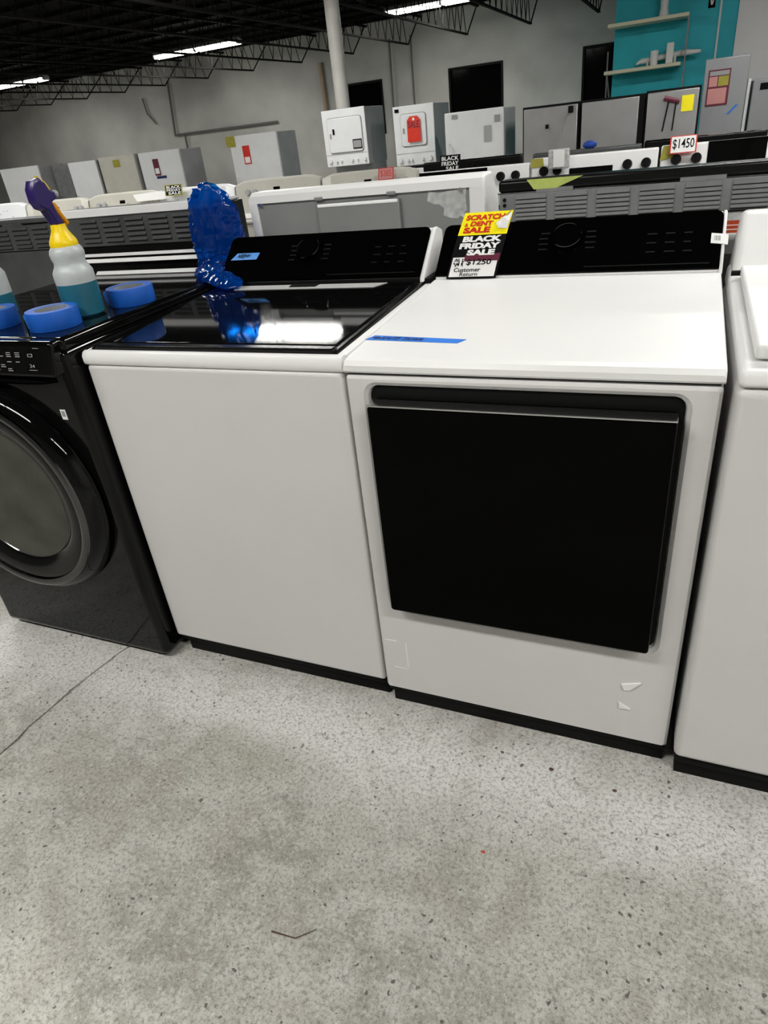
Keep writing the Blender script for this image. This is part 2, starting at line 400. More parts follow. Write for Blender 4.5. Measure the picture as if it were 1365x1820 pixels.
# open-web steel joists under the deck
JX = [-23.3 + 1.45*i for i in range(19)]
cb = B(); y0j, y1j = YF + .3, YB - 1.0
box(cb, -.03, .03, y0j, y1j, 3.02, 3.05); box(cb, -.03, .03, y0j, YB - .02, 3.62, 3.66)
rod(cb, (0, y1j, 3.035), (0, YB - .15, 3.62), .016, 5)
wb = B(); y = y0j; k = 0
while y < y1j - .3:
    rod(wb, (0, y, 3.05), (0, y+.22, 3.62), .010, 4); rod(wb, (0, y+.22, 3.62), (0, y+.44, 3.05), .010, 4); y += .44
cm = bpy.data.meshes.new('joist'); cb.to_mesh(cm); cb.free(); cm.materials.append(M['joist'])
wm = bpy.data.meshes.new('joist_web'); wb.to_mesh(wm); wb.free(); wm.materials.append(M['joist'])
for x in JX:
    j = bpy.data.objects.new('joist', cm); COL.objects.link(j); j.parent = ceiling; j.location = (x, 0, 0)
    g = bpy.data.objects.new('joist_web', wm); COL.objects.link(g); g.parent = j; g['kind'] = 'stuff'
bm = B()
for i in range(26): box(bm, XL, XR, YF + .4 + i*.92, YF + .5 + i*.92, ZC-.06, ZC)
obj('deck_rib', bm, 'deck', ceiling)['kind'] = 'stuff'

# teal partition and white wall at the right
TD = CY + 12.6
bm = B(); box(bm, -0.66, 0.99, TD, YB, 0, ZC-.06); struct('wall_teal', bm, 'teal')
bm = B(); box(bm, 0.99, XR, TD-.05, TD+.1, 0, ZC-.06); struct('wall_office', bm, 'wall_white')
bm = B(); box(bm, 0.99, 3.2, TD-.075, TD-.05, 2.94, 2.965); struct('trim_1', bm, 'pipe')
bm = B(); box(bm, .745, .77, TD-.02, TD, 1.3, ZC-.06); struct('trim_2', bm, 'wall_white')

# conduits on the back wall
def conduit(label, pts, r=.035, m='pipe'):
    bm = B()
    for a, b in zip(pts[:-1], pts[1:]): rod(bm, a, b, r, 8)
    for p in pts[1:-1]: bmesh.ops.create_uvsphere(bm, u_segments=8, v_segments=6, radius=r*1.02, matrix=Matrix.Translation(p))
    tag(obj('conduit', bm, m), label, 'pipe')
yc = YB - .07
conduit('thin dark conduit dropping down the back wall, nearer the middle window', [(-6.17, yc, 0.1), (-6.17, yc, 3.3)], .022)
conduit('thin dark conduit dropping down the back wall, nearer the small left window', [(-6.78, yc, 0.1), (-6.74, yc, 3.3)], .022)
conduit('tan pipe standing on the back wall left of the white column', [(-8.72, yc, 1.0), (-8.75, yc, 3.05)], .06, 'pipe_tan')
conduit('dark conduit on the far left back wall turning into a long horizontal run', [(-13.75, yc, 3.2), (-13.9, yc, 1.85), (-10.3, yc, 1.85)], .03)
conduit('short dark conduit pair leg below the horizontal run on the back wall', [(-13.55, yc, 1.82), (-13.55, yc, .4)], .03)
conduit('thin crooked cable hanging high on the far left back wall', [(-14.8, yc, 2.9), (-14.75, yc, 2.5), (-14.5, yc, 2.2)], .02)

# column
bm = B(); rod(bm, (-4.31, CY+10.55, 0), (-4.31, CY+10.55, ZC-.06), .105, 24)
rt = thing('support_column', 'round white-painted steel column rising behind the left stacked laundry unit', 'column', (-4.31, CY+10.55, 0))
obj('shaft', bm, 'column', rt)
bm = B(); box(bm, -4.5, -4.12, CY+10.36, CY+10.74, 0, .02); obj('base_plate', bm, 'pipe', rt)
bm = B(); box(bm, -4.5, -4.12, CY+10.36, CY+10.74, ZC-.09, ZC-.06); obj('cap_plate', bm, 'pipe', rt)

# ------------------------------------------------------------------ fluorescent fixtures
def fixture(x, y, label, hl=1.22):
    r = thing('ceiling_light', label, 'lamp', (x, y, LAMP_Z), 'fluorescent fixtures below the roof joists')
    bm = B()
    hexa(bm, [(x-hl,y-.14,LAMP_Z+.02),(x+hl,y-.14,LAMP_Z+.02),(x+hl,y+.14,LAMP_Z+.02),(x-hl,y+.14,LAMP_Z+.02),
              (x-hl,y-.06,LAMP_Z+.09),(x+hl,y-.06,LAMP_Z+.09),(x+hl,y+.06,LAMP_Z+.09),(x-hl,y+.06,LAMP_Z+.09)])
    obj('housing', bm, 'lamp_house', r)
    for s in (-1, 1):
        for k in (-1, 1):
            bm = B(); rod(bm, (x+s*.05, y+k*.07, LAMP_Z-.02), (x+s*(hl-.03), y+k*.07, LAMP_Z-.02), .03, 10); obj('tube', bm, 'tube', r)
    for s in (-1, 1):
        bm = B(); rod(bm, (x+s*hl*.75, y, LAMP_Z+.09), (x+s*hl*.75, y, ZC), .008, 5); obj('hanger', bm, 'joist', r)
    for s in (-hl+.02, 0, hl-.02):
        bm = B(); box(bm, x+s-.02, x+s+.02, y-.11, y+.11, LAMP_Z-.04, LAMP_Z+.03); obj('socket', bm, 'lamp_house', r)
    ld = bpy.data.lights.new('lamp_glow', 'AREA'); ld.shape = 'RECTANGLE'; ld.size = 2*hl-.1; ld.size_y = 0.30 if hl > 1 else 0.20
    ld.energy = LAMP_W * (0.95 if y < -1 else 1); ld.color = (1.0, 0.985, 0.955)
    lo = bpy.data.objects.new('lamp_glow', ld); COL.objects.link(lo); lo.parent = r; lo.location = (0, 0, -.06)
LX = [1.7, -4.4, -10.5, -16.6]
seen = {(-4.4, 0): 'glowing tube light high above the second laundry unit, rightmost of the three',
        (-10.5, 0): 'glowing tube light left of the white column, middle one of the three in view',
        (-16.6, 0): 'glowing tube light at the far left edge under the dark roof'}
HL = [1.22, .95, 1.22, 1.22]
for iy, y in enumerate(LAMP_ROWS):
    for x in LX:
        if iy >= 2 and x < -12: continue
        if iy == 3 and x < -6: continue
        dx = -.02 if iy == 1 else (3.0 if x < 0 else .9) if iy == 3 else 0
        fixture(x + dx, y, seen.get((x, iy), 'glowing twin-tube light overhead, outside the picture'), HL[iy])

# ------------------------------------------------------------------ the dryer (centre right)
W0, W1 = 0.0, 0.70
dry = thing('clothes_dryer', 'white front-loading dryer with big black square door and black slanted panel', 'dryer', (0.35, 0.35, 0))
bm = B(); box(bm, W0+.012, W1-.006, .022, .72, 0.0, .066); box(bm, W0+.004, W1-.004, .012, .74, .045, .064); obj('base', bm, 'black_matte', dry)
# cabinet with door recess
bm = B()
ox0, ox1, oz0, oz1 = W0+.002, W1-.002, .064, .9335
outer = rrect(ox0, ox1, oz0, oz1, .008, 6)
rings = [(.008, outer), (.0, rrect(ox0+.006, ox1-.006, oz0+.006, oz1-.006, .006, 6)),
         (.0, rrect(.040, .655, .334, .922, .030, 6)), (.006, rrect(.048, .647, .343, .914, .024, 6)), (.030, rrect(.054, .641, .349, .908, .020, 6))]
RR = [[bm.verts.new((x, y, z)) for x, z in pts] for y, pts in rings]
back = [bm.verts.new((x, .74, z)) for x, z in outer]
seq = [back] + RR
for a, b in zip(seq[:-1], seq[1:]):
    k = len(a)
    for i in range(k): bm.faces.new((a[i], a[(i+1) % k], b[(i+1) % k], b[i]))
bm.faces.new(back); bm.faces.new(RR[-1])
bmesh.ops.recalc_face_normals(bm, faces=bm.faces[:])
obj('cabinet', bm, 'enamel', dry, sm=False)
bm = B(); rslab(bm, .0525, .6425, .3475, .9095, .018, .012, .029); obj('door_back', bm, 'black_matte', dry)
door_hw = B()
rslab(door_hw, .060, .634, .366, .884, .008, -.036, .012, edge=.004)
door = obj('door', door_hw, 'black_door', dry)
bm = B(); box(bm, .060, .634, -.0375, .0, .8835, .8865, .0008); obj('chrome_lip', bm, 'chrome', door)
bm = B(); box(bm, W0+.006, W1-.006, .014, .72, .9335, .9392); obj('seam_gasket', bm, 'dark_gap', dry)
# top, rising slightly to the back
bm = B()
prof = [(.004, .9392), (-.001, .944), (-.001, .955), (.006, .964), (.020, .9672), (.3, .981), (.585, .9945), (.6, .9945), (.60, .9385)]
hexv = []
prism_x(bm, prof, W0+.001, W1-.001)
es = [e for e in bm.edges if abs(e.verts[0].co.x-e.verts[1].co.x) < 1e-6 and min(e.verts[0].co.z, e.verts[1].co.z) > .95]
bmesh.ops.bevel(bm, geom=es, offset=.006, segments=3, profile=.5, affect='EDGES', clamp_overlap=True)
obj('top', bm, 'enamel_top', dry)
bm = B(); box(bm, W0+.004, W1-.004, .60, .78, .9385, 1.0, .003); obj('rear_deck', bm, 'enamel_top', dry)
def slant_panel(x0, x1, root, left_ear, right_ear, marks_seed, dial_x):
    """black glass control panel sloping from y .60 z 1.0 up to y .72 z 1.108"""
    n = Vector((0, -.105, .12)).normalized()
    bl, br, tr, tl = Vector((x0, .600, 1.000)), Vector((x1, .600, 1.000)), Vector((x1, .722, 1.107)), Vector((x0, .722, 1.107))
    q = Quad(bl, br, tr, tl)
    # housing behind
    bm = B(); prism_x(bm, [(.604, .9965), (.724, 1.1035), (.735, 1.106), (.775, 1.095), (.78, 1.0), (.78, .9965)], x0+.002, x1-.002)
    obj('panel_housing', bm, 'enamel_top', root)
    # glass with rounded upper corners
    W_ = x1 - x0; H_ = (tl-bl).length; r = .018
    pts = [(0, 0), (W_, 0)]
    for cx, a0 in ((W_-r, 0), (r, 90)):
        for i in range(7):
            a = math.radians(a0 + 15*i); pts.append((cx + r*math.cos(a), H_-r + r*math.sin(a)))
    bm = B(); poly_card(q, [(px/W_, pz/H_) for px, pz in pts], .001, .005, bm)
    obj('control_panel', bm, 'black_panel', root)
    if left_ear is not None or right_ear is not None:
        for xe, w_ in ((x0 - .012, .012) if left_ear else (None, 0), (x1, .012) if right_ear else (None, 0)):
            if xe is None: continue
            bm = B(); prism_x(bm, [(.590, .990), (.594, 1.002), (.712, 1.103), (.722, 1.108), (.738, 1.108), (.776, 1.095), (.78, .985)], xe, xe+(w_ if xe < .5 else .008))
            es = [e for e in bm.edges if abs(e.verts[0].co.x-e.verts[1].co.x) < 1e-6]
            bmesh.ops.bevel(bm, geom=es, offset=.003, segments=2, profile=.5, affect='EDGES')
            obj('end_cap', bm, 'enamel_top', root)
    # dial
    u = (dial_x - x0)/W_; c = q.at(u, .60, .006)
    bm = B()
    bmesh.ops.create_cone(bm, cap_ends=True, segments=40, radius1=.036, radius2=.034, depth=.018, matrix=Matrix.Translation(c + q.n*.009) @ q.n.to_track_quat('Z','Y').to_matrix().to_4x4())
    dial = obj('dial', bm, 'black_panel', root)
    bm = B()
    R = q.n.to_track_quat('Z','Y').to_matrix()
    prev = []
    for i in range(40):
        a = 2*PI*i/40; ring = []
        for k in range(6):
            b = 2*PI*k/6; rr = .0355 + .0011*math.cos(b)
            ring.append(bm.verts.new(c + q.n*(.0175+.0011*math.sin(b)) + R @ Vector((rr*math.cos(a), rr*math.sin(a), 0))))
        prev.append(ring)
    for i in range(40):
        a, b = prev[i], prev[(i+1) % 40]
        for k in range(6): bm.faces.new((a[k], b[k], b[(k+1) % 6], a[(k+1) % 6]))
    obj('dial_ring', bm, 'dark_chrome', dial)
    # printed cycle names, far too small to read
    rnd = random.Random(marks_seed); bm = B()
    for side in (-1, 1):
        for row in range(4):
            uc = u + side*(.085 + .01*row*0); v0 = .42 + row*.10
            card(q, uc-.02*rnd.uniform(.7,1), uc+.02*rnd.uniform(.7,1), v0, v0+.025, .0062, .0002, bm)
    for row in range(3):
        for k in range(3):
            uc = .78 + k*.06; v0 = .30 + row*.16; card(q, uc-.018, uc+.018*rnd.uniform(.2,1), v0, v0+.02, .0062, .0002, bm)
    o = obj('printed_marks', bm, 'dim_print', root, sm=False); o['kind'] = 'stuff'
    bm = B(); card(q, .56, .97, .075, .090, .006, .001, bm); obj('lower_trim', bm, 'dim_print', root)
    return q
dq = slant_panel(0.004, .692, dry, False, True, 3, .338)
# faint sticker residue bottom left and two torn tape bits bottom right
bm = B(); q = yquad(.012, .075, .135, .235, -.0002); 
for a in ((0,.55,.97,1.0),(0.93,.98,.15,1.0),(.35,.9,.08,.11)): card(q, a[0], a[1], a[2], a[3], 0, .0006, bm)
obj('sticker_residue', bm, 'enamel_top', dry)
for name, pts in (('torn_tape', [(.588,.238),(.628,.252),(.606,.225),(.594,.222)]), ('torn_tape', [(.586,.182),(.612,.166),(.588,.164)])):
    bm = B(); a = [bm.verts.new((x, -.0003, z)) for x, z in pts]; b = [bm.verts.new((x+.001, -.004, z)) for x, z in pts]
    bm.faces.new(a); bm.faces.new(b[::-1]); k = len(pts)
    for i in range(k): bm.faces.new((a[i], b[i], b[(i+1) % k], a[(i+1) % k]))
    bmesh.ops.recalc_face_normals(bm, faces=bm.faces[:])
    obj(name, bm, 'white_paper', dry, sm=False)
# QR tag is built as a bare white tag wrapped on the panel's right end
bm = B(); hexa(bm, [dq.at(.967,.42,.006), dq.at(1.0,.40,.006), dq.at(1.0,.57,.006), dq.at(.967,.59,.006), dq.at(.967,.42,.008), dq.at(1.0,.40,.008), dq.at(1.0,.57,.008), dq.at(.967,.59,.008)])
hexa(bm, [dq.at(1.0,.40,.006), dq.at(1.020,.39,.004), dq.at(1.020,.56,.004), dq.at(1.0,.57,.006), dq.at(1.0,.40,.008), dq.at(1.020,.39,.006), dq.at(1.020,.56,.006), dq.at(1.0,.57,.008)])
tg = tag(obj('barcode_tag', bm, 'white_paper', None), 'small white tag stuck on the right end of the dryer panel', 'tag')
bm = B()
for i in range(5): card(Quad(dq.at(.969,.43,.008), dq.at(1.0,.41,.008), dq.at(1.0,.56,.008), dq.at(.969,.58,.008)), .25+i*.14, .30+i*.14+.04*(i%2), .25, .8, 0.0001, .0003, bm)
obj('printed_bars', bm, 'grey_print', tg, sm=False)['kind'] = 'stuff'

# ------------------------------------------------------------------ the washer (centre left)
X0, X1, YW = -.7105, -.0065, .012
wsh = thing('washing_machine', 'white top-loading washer with black glass lid and plain front, left of the dryer', 'washer', ((X0+X1)/2, .36, 0))
bm = B(); box(bm, X0+.02, X1-.004, YW+.025, .72, 0, .070); box(bm, X0+.004, X1-.004, YW+.012, .74, .048, .069); obj('base', bm, 'black_matte', wsh)
bm = B(); box(bm, X0, X1, YW, .74, .069, .9345, .010, 3); obj('cabinet', bm, 'enamel', wsh)
bm = B(); box(bm, X0+.003, X1-.003, YW+.003, .74, .9345, .9365); obj('seam_line', bm, 'enamel_top', wsh)
# top rim: a white frame with an opening for the lid
bm = B()
def zt(y): return .960 + .0
prism_x(bm, [(YW+.001, .9365), (YW-.002, .942), (YW-.002, .957), (YW+.004, .966), (YW+.012, .9685), (YW+.024, .966), (YW+.03, .955), (YW+.03, .9365)], X0, X1)
for xa, xb in ((X0, X0+.004), (X1-.020, X1)):
    bm2 = B(); hexa(bm2, [(xa, YW+.02, .9365), (xb, YW+.02, .9365), (xb, .60, .9365), (xa, .60, .9365), (xa, YW+.02, .9675), (xb, YW+.02, .9675), (xb, .60, .985), (xa, .60, .985)], .005, 3)
    me = bpy.data.meshes.new('tmp'); bm2.to_mesh(me); bm2.free(); bm.from_mesh(me); bpy.data.meshes.remove(me)
box(bm, X0+.013, X1-.02, YW+.03, .60, .9365, .945)
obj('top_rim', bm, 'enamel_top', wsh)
def slab_y(bm, xa, xb, ya, yb, za0, za1, zb0, zb1, r):
    return hexa(bm, [(xa, ya, za0), (xb, ya, za0), (xb, yb, zb0), (xa, yb, zb0), (xa, ya, za1), (xb, ya, za1), (xb, yb, zb1), (xa, yb, zb1)], r, 2)
bm = B(); slab_y(bm, X0+.006, X1-.021, YW+.026, .597, .946, .9705, .946, .991, .005)
lid = obj('lid', bm, 'black_paint', wsh)
bm = B(); slab_y(bm, X0+.022, X1-.040, YW+.060, .575, .971, .9755, .988, .9935, .0012); obj('glass', bm, 'black_gloss', lid)
bm = B(); box(bm, X0+.022, X1-.030, YW+.024, YW+.050, .955, .9765, .004, 2); obj('lid_handle', bm, 'black_paint', lid)
bm = B(); box(bm, X0+.004, X1-.004, .598, .78, .9365, .9975, .002); obj('rear_deck', bm, 'black_matte', wsh)
wq = slant_panel(X0+.014, X1-.032, wsh, False, True, 9, -.405)
# lid glass reflection painted as a pale strip, cut by the hinge cover
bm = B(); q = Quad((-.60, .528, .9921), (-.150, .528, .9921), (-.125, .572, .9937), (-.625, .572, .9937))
card(q, 0, 1, 0, 1, 0, .0012, bm); obj('reflection_strip', bm, 'pale_reflection', wsh)
bm = B(); card(q, .40, .58, .40, 1.05, .0012, .002, bm); obj('hinge_cover', bm, 'black_matte', wsh)

# ------------------------------------------------------------------ tapes and sign on the two machines
def tape_strip(name, pts, z, label, word, seed, tq, nrm_off=.0004):
    t = tag(obj(name, pts, 'blue_tape'), label, 'tape')
    return t
def zd(y): return .9672 + (y-.02)*(.9945-.9672)/.565
a, b, c, d = (.002, .118), (.212, .103), (.226, .126), (.014, .146)
qd = Quad(*[(x, y, zd(y)+.0004) for x, y in (a, b, c, d)])
bm = B(); card(qd, 0, 1, 0, 1, 0, .0004, bm)
tp = tag(obj('tape_strip', bm, 'blue_tape'), 'long strip of blue tape on the white dryer top', 'tape')
text('handwriting', 'KAITE TAWA', qd, .14, .60, .2, .8, 'navy_ink', tp, h=.0009, bold=.02)
bm = B(); lathe(bm, [(0, 0), (.010, 0), (.010, .0002), (0, .0002)], (0, 0, 0), seg=12)
for v in bm.verts: v.co = qd.at(.08, .5, .0007) + Vector((v.co.x*.9, v.co.y*.6, v.co.z))
obj('ink_blot', bm, 'navy_ink', tp)
qt = Quad(wq.at(.028, .47, .0068), wq.at(.170, .47, .0068), wq.at(.178, .62, .0068), wq.at(.055, .62, .0068))
bm = B(); card(qt, 0, 1, 0, 1, 0, .0004, bm)
M['pale_tape'] = mat('pale_blue_tape', (0.10, 0.30, 0.72), 0.5)
tp = tag(obj('tape_strip', bm, 'pale_tape'), 'short pale blue tape strip on the black washer panel', 'tape')
text('handwriting', 'NEEJHH', qt, .14, .66, .15, .85, 'ink', tp, h=.0009, bold=.03)

# sale card leaning on the dryer panel
sb_l, sb_r = Vector((.038, .588, .9965)), Vector((.172, .588, .9965))
st_r, st_l = Vector((.186, .742, 1.136)), Vector((.053, .742, 1.136))
sq = Quad(sb_l, sb_r, st_r, st_l)
sg = thing('sale_card', 'tilted card, yellow scratch and dent over black friday sale, leaning on the dryer panel', 'sign', (.1, .6, .996))
bm = B()
nv = 10
vs0 = []; vs1 = []
for j in range(nv+1):
    v = j/nv; bow = .006*math.sin(v*PI)
    vs0.append([bm.verts.new(sq.at(u/4, v, bow)) for u in range(5)]); vs1.append([bm.verts.new(sq.at(u/4, v, bow+.0012)) for u in range(5)])
for j in range(nv):
    for u in range(4):
        bm.faces.new((vs1[j][u], vs1[j][u+1], vs1[j+1][u+1], vs1[j+1][u])); bm.faces.new((vs0[j][u+1], vs0[j][u], vs0[j+1][u], vs0[j+1][u+1]))
    bm.faces.new((vs0[j][0], vs1[j][0], vs1[j+1][0], vs0[j+1][0])); bm.faces.new((vs1[j][4], vs0[j][4], vs0[j+1][4], vs1[j+1][4]))
for j in (0, nv):
    for u in range(4): bm.faces.new((vs0[j][u], vs0[j][u+1], vs1[j][u+1], vs1[j][u]))
bmesh.ops.recalc_face_normals(bm, faces=bm.faces[:])
obj('backing_card', bm, 'ink', sg)
class Bow:
    def __init__(s, q): s.q = q; s.n = q.n
    def at(s, u, v, h=0.0): return s.q.at(u, v, h + .006*math.sin(max(0, min(1, v))*PI))
bq = Bow(sq)
def bowcard(u0, u1, v0, v1, h, m, name, n=6):
    bm = B(); A = [[bm.verts.new(bq.at(u, v0+(v1-v0)*j/n, h)) for u in (u0, u1)] for j in range(n+1)]
    for j in range(n): bm.faces.new((A[j][0], A[j][1], A[j+1][1], A[j+1][0]))
    return obj(name, bm, m, sg, sm=False)
bowcard(.04, .955, .02, .295, .0016, 'white_paper', 'write_on_area')
bowcard(.28, .98, .235, .34, .0019, 'maroon', 'maroon_band')
bowcard(.0, 1.0, .625, 1.0, .0016, 'yellow', 'yellow_header')
bm = B(); poly_card(sq, [(.0,.30),(.02,.30),(.02,.66),(.0,.66)], .0055, .0004, bm); obj('yellow_edge', bm, 'yellow', sg)
text('lettering', 'SCRATCH', bq, .07, .86, .865, .955, 'red', sg, .0024, .05)
text('lettering', '&', bq, .08, .16, .76, .82, 'red', sg, .0024, .02)
text('lettering', 'DENT', bq, .20, .66, .765, .845, 'red', sg, .0024, .05)
text('lettering', 'SALE', bq, .09, .64, .655, .75, 'red', sg, .0024, .055)
text('lettering', 'BLACK', bq, .14, .93, .515, .605, 'white_paper', sg, .0024, .06)
text('lettering', 'FRIDAY', bq, .11, .93, .415, .50, 'white_paper', sg, .0024, .06)
text('lettering', 'SALE', bq, .30, .86, .315, .40, 'white_paper', sg, .0026, .06)
text('handwriting', '$1250', bq, .34, .84, .17, .26, 'ink', sg, .0024, .02)
text('handwriting', 'Customer', bq, .12, .66, .085, .145, 'ink', sg, .0024, .02)
text('handwriting', 'Return', bq, .26, .62, .025, .08, 'ink', sg, .0024, .01)
scribble('handwriting', bq, .08, .30, .15, .275, 'ink', sg, 16, .0024, .018, 4)
# torn flap
bm = B(); P = [(1.0, .96, .002), (.86, .86, .008), (.74, .77, .008), (.80, .71, .004), (.98, .70, .003), (1.0, .78, .010)]
vv = [bm.verts.new(sq.at(u, v, h+.005)) for u, v, h in P]; bm.faces.new(vv)
vv = [bm.verts.new(sq.at(u, v, h+.0056)) for u, v, h in P]; bm.faces.new(vv[::-1]); 
obj('torn_flap', bm, 'white_paper', sg, sm=False)
bm = B(); P = [(1.01, .985), (.74, .79), (.66, .76), (.80, .80), (.90, .86), (.97, .93)]
bm.faces.new([bm.verts.new(sq.at(u, v, .0125 if i in (0, 5) else .0105)) for i, (u, v) in enumerate(P)]); obj('tear_edge', bm, 'olive', sg, sm=False)

# ------------------------------------------------------------------ black front loader (left)
FX0, FX1, FY, FZ = -1.425, -.7225, -.035, 1.01
fl = thing('front_load_washer', 'black front-loading washer with round glass door at the left edge', 'washer', ((FX0+FX1)/2, .35, 0))
bm = B(); box(bm, FX0+.03, FX1-.03, FY+.04, .72, 0, .02)
obj('base', bm, 'black_matte', fl)
bm = B(); box(bm, FX0, FX1, FY, .745, .015, .985, .022, 5); obj('cabinet', bm, 'black_gloss', fl)
bm = B(); box(bm, FX0, FX1, FY+.01, .75, .975, FZ, .014, 4); obj('top', bm, 'black_gloss', fl)
bm = B(); hexa(bm, [(FX0+.004, FY-.030, .925), (FX1-.012, FY-.030, .925), (FX1-.012, FY+.05, .925), (FX0+.004, FY+.05, .925),
                    (FX0+.004, FY-.012, FZ-.002), (FX1-.012, FY-.012, FZ-.002), (FX1-.012, FY+.05, FZ-.002), (FX0+.004, FY+.05, FZ-.002)], .010, 4)
cp = obj('control_panel', bm, 'black_gloss', fl)
pq = Quad((FX0+.02, FY-.0305, .935), (FX1-.02, FY-.0305, .935), (FX1-.02, FY-.0145, FZ-.012), (FX0+.02, FY-.0145, FZ-.012))
bm = B(); rnd = random.Random(5)
for uc, vc in ((.80,.75),(.845,.75),(.80,.42),(.845,.42),(.73,.62),(.76,.62),(.73,.3),(.765,.3),(.80,.16),(.735,.12),(.66,.62),(.66,.3),(.60,.5),(.60,.2),(.66,.12)):
    for k in range(rnd.choice((1, 2, 3))):
        card(pq, uc-.014, uc+.012*rnd.uniform(.5, 1), vc-k*.07, vc-k*.07+.03, .0008, .0003, bm)
card(pq, .925, .955, .93, .95, .0008, .0003, bm); card(pq, .895, .935, .14, .16, .0008, .0003, bm)
for a, b, c, d in ((.895,.92,.72,.74),(.895,.92,.62,.64),(.895,.899,.62,.74),(.916,.92,.62,.74)): card(pq, a, b, c, d, .0008, .0003, bm)
obj('printed_marks', bm, 'grey_print', cp, sm=False)['kind'] = 'stuff'
text('lettering', '24', pq, .90, .925, .24, .36, 'grey_print', cp, .0012, .01)
# dispenser lip below the panel
bm = B(); n = 14; prof_y = [(.0, .925), (-.006, .921), (-.016, .916), (-.020, .908), (-.012, .900), (0, .896)]
rings = []
for i in range(n+1):
    t = i/n; x = FX0+.03 + (FX1-.045-FX0-.03)*t; k = min(1, min(t, 1-t)*9)**.5 if 0 < t < 1 else 0.05
    rings.append([bm.verts.new((x, FY + yy*k, .911 + (zz-.911)*(.4+.6*k))) for yy, zz in prof_y])
for a, b in zip(rings[:-1], rings[1:]):
    for i in range(len(prof_y)-1): bm.faces.new((a[i], b[i], b[i+1], a[i+1]))
bmesh.ops.recalc_face_normals(bm, faces=bm.faces[:])
obj('drawer_lip', bm, 'black_gloss', fl)
DC = (-1.083, FY, .572)
bm = B(); lathe(bm, [(.318, .004), (.330, -.010), (.326, -.028), (.312, -.045), (.300, -.052), (.298, -.050), (.260, .004)], DC, 'Y', 72); fd = obj('door', bm, 'black_gloss', fl)
bm = B(); lathe(bm, [(.300, -.0515), (.298, -.057), (.292, -.0600), (.283, -.060), (.276, -.057), (.272, -.046)], DC, 'Y', 72, close=True); obj('door_ring', bm, 'dark_chrome', fd)
bm = B(); lathe(bm, [(.274, -.052), (.262, -.055), (.238, -.050), (.214, -.040), (.209, -.034), (.212, -.020), (.26, -.02)], DC, 'Y', 72, close=True); obj('smoked_surround', bm, 'smoke', fd)
bm = B(); lathe(bm, [(.212, -.034), (.205, -.022), (.190, .0), (.165, -.004), (.12, -.014), (.06, -.020), (.0, -.022)], DC, 'Y', 64); bw = obj('door_glass', bm, 'bowl', fd)
bm = B(); lathe(bm, [(.213, -.0345), (.209, -.0365), (.204, -.030), (.196, -.012), (.200, -.008), (.209, -.022)], DC, 'Y', 64, close=True); obj('glass_rim', bm, 'chrome_rim', bw)
for a, rr, s1, s2 in ((-45, .140, .052, .040), (69, .135, .050, .038), (190, .13, .05, .04)):
    ca = math.radians(a); bm = B(); bmesh.ops.create_uvsphere(bm, u_segments=24, v_segments=12, radius=1,
        matrix=Matrix.Translation((DC[0]+rr*math.cos(ca), DC[1]-.006, DC[2]+rr*math.sin(ca))) @ Matrix.Rotation(-ca+.6, 4, 'Y') @ Matrix.Diagonal((s1, .010, s2, 1)))
    obj('drum_vane', bm, 'black_matte', bw)
q = yquad(-.796, -.778, .806, .833, FY-.0006)
t_ = obj('white_label', card(q, 0, 1, 0, 1, 0, .0006), 'white_paper', fl); obj('grey_square', card(q, .2, .8, .3, .85, .0006, .0003), 'grey_print', t_)
q = Quad((-1.17, FY-.03, .565), (-1.075, FY-.03, .555), (-1.078, FY-.03, .583), (-1.10, FY-.03, .62))
obj('paper_label', card(q, 0, 1, 0, 1, 0, .0006), 'white_paper', fl)

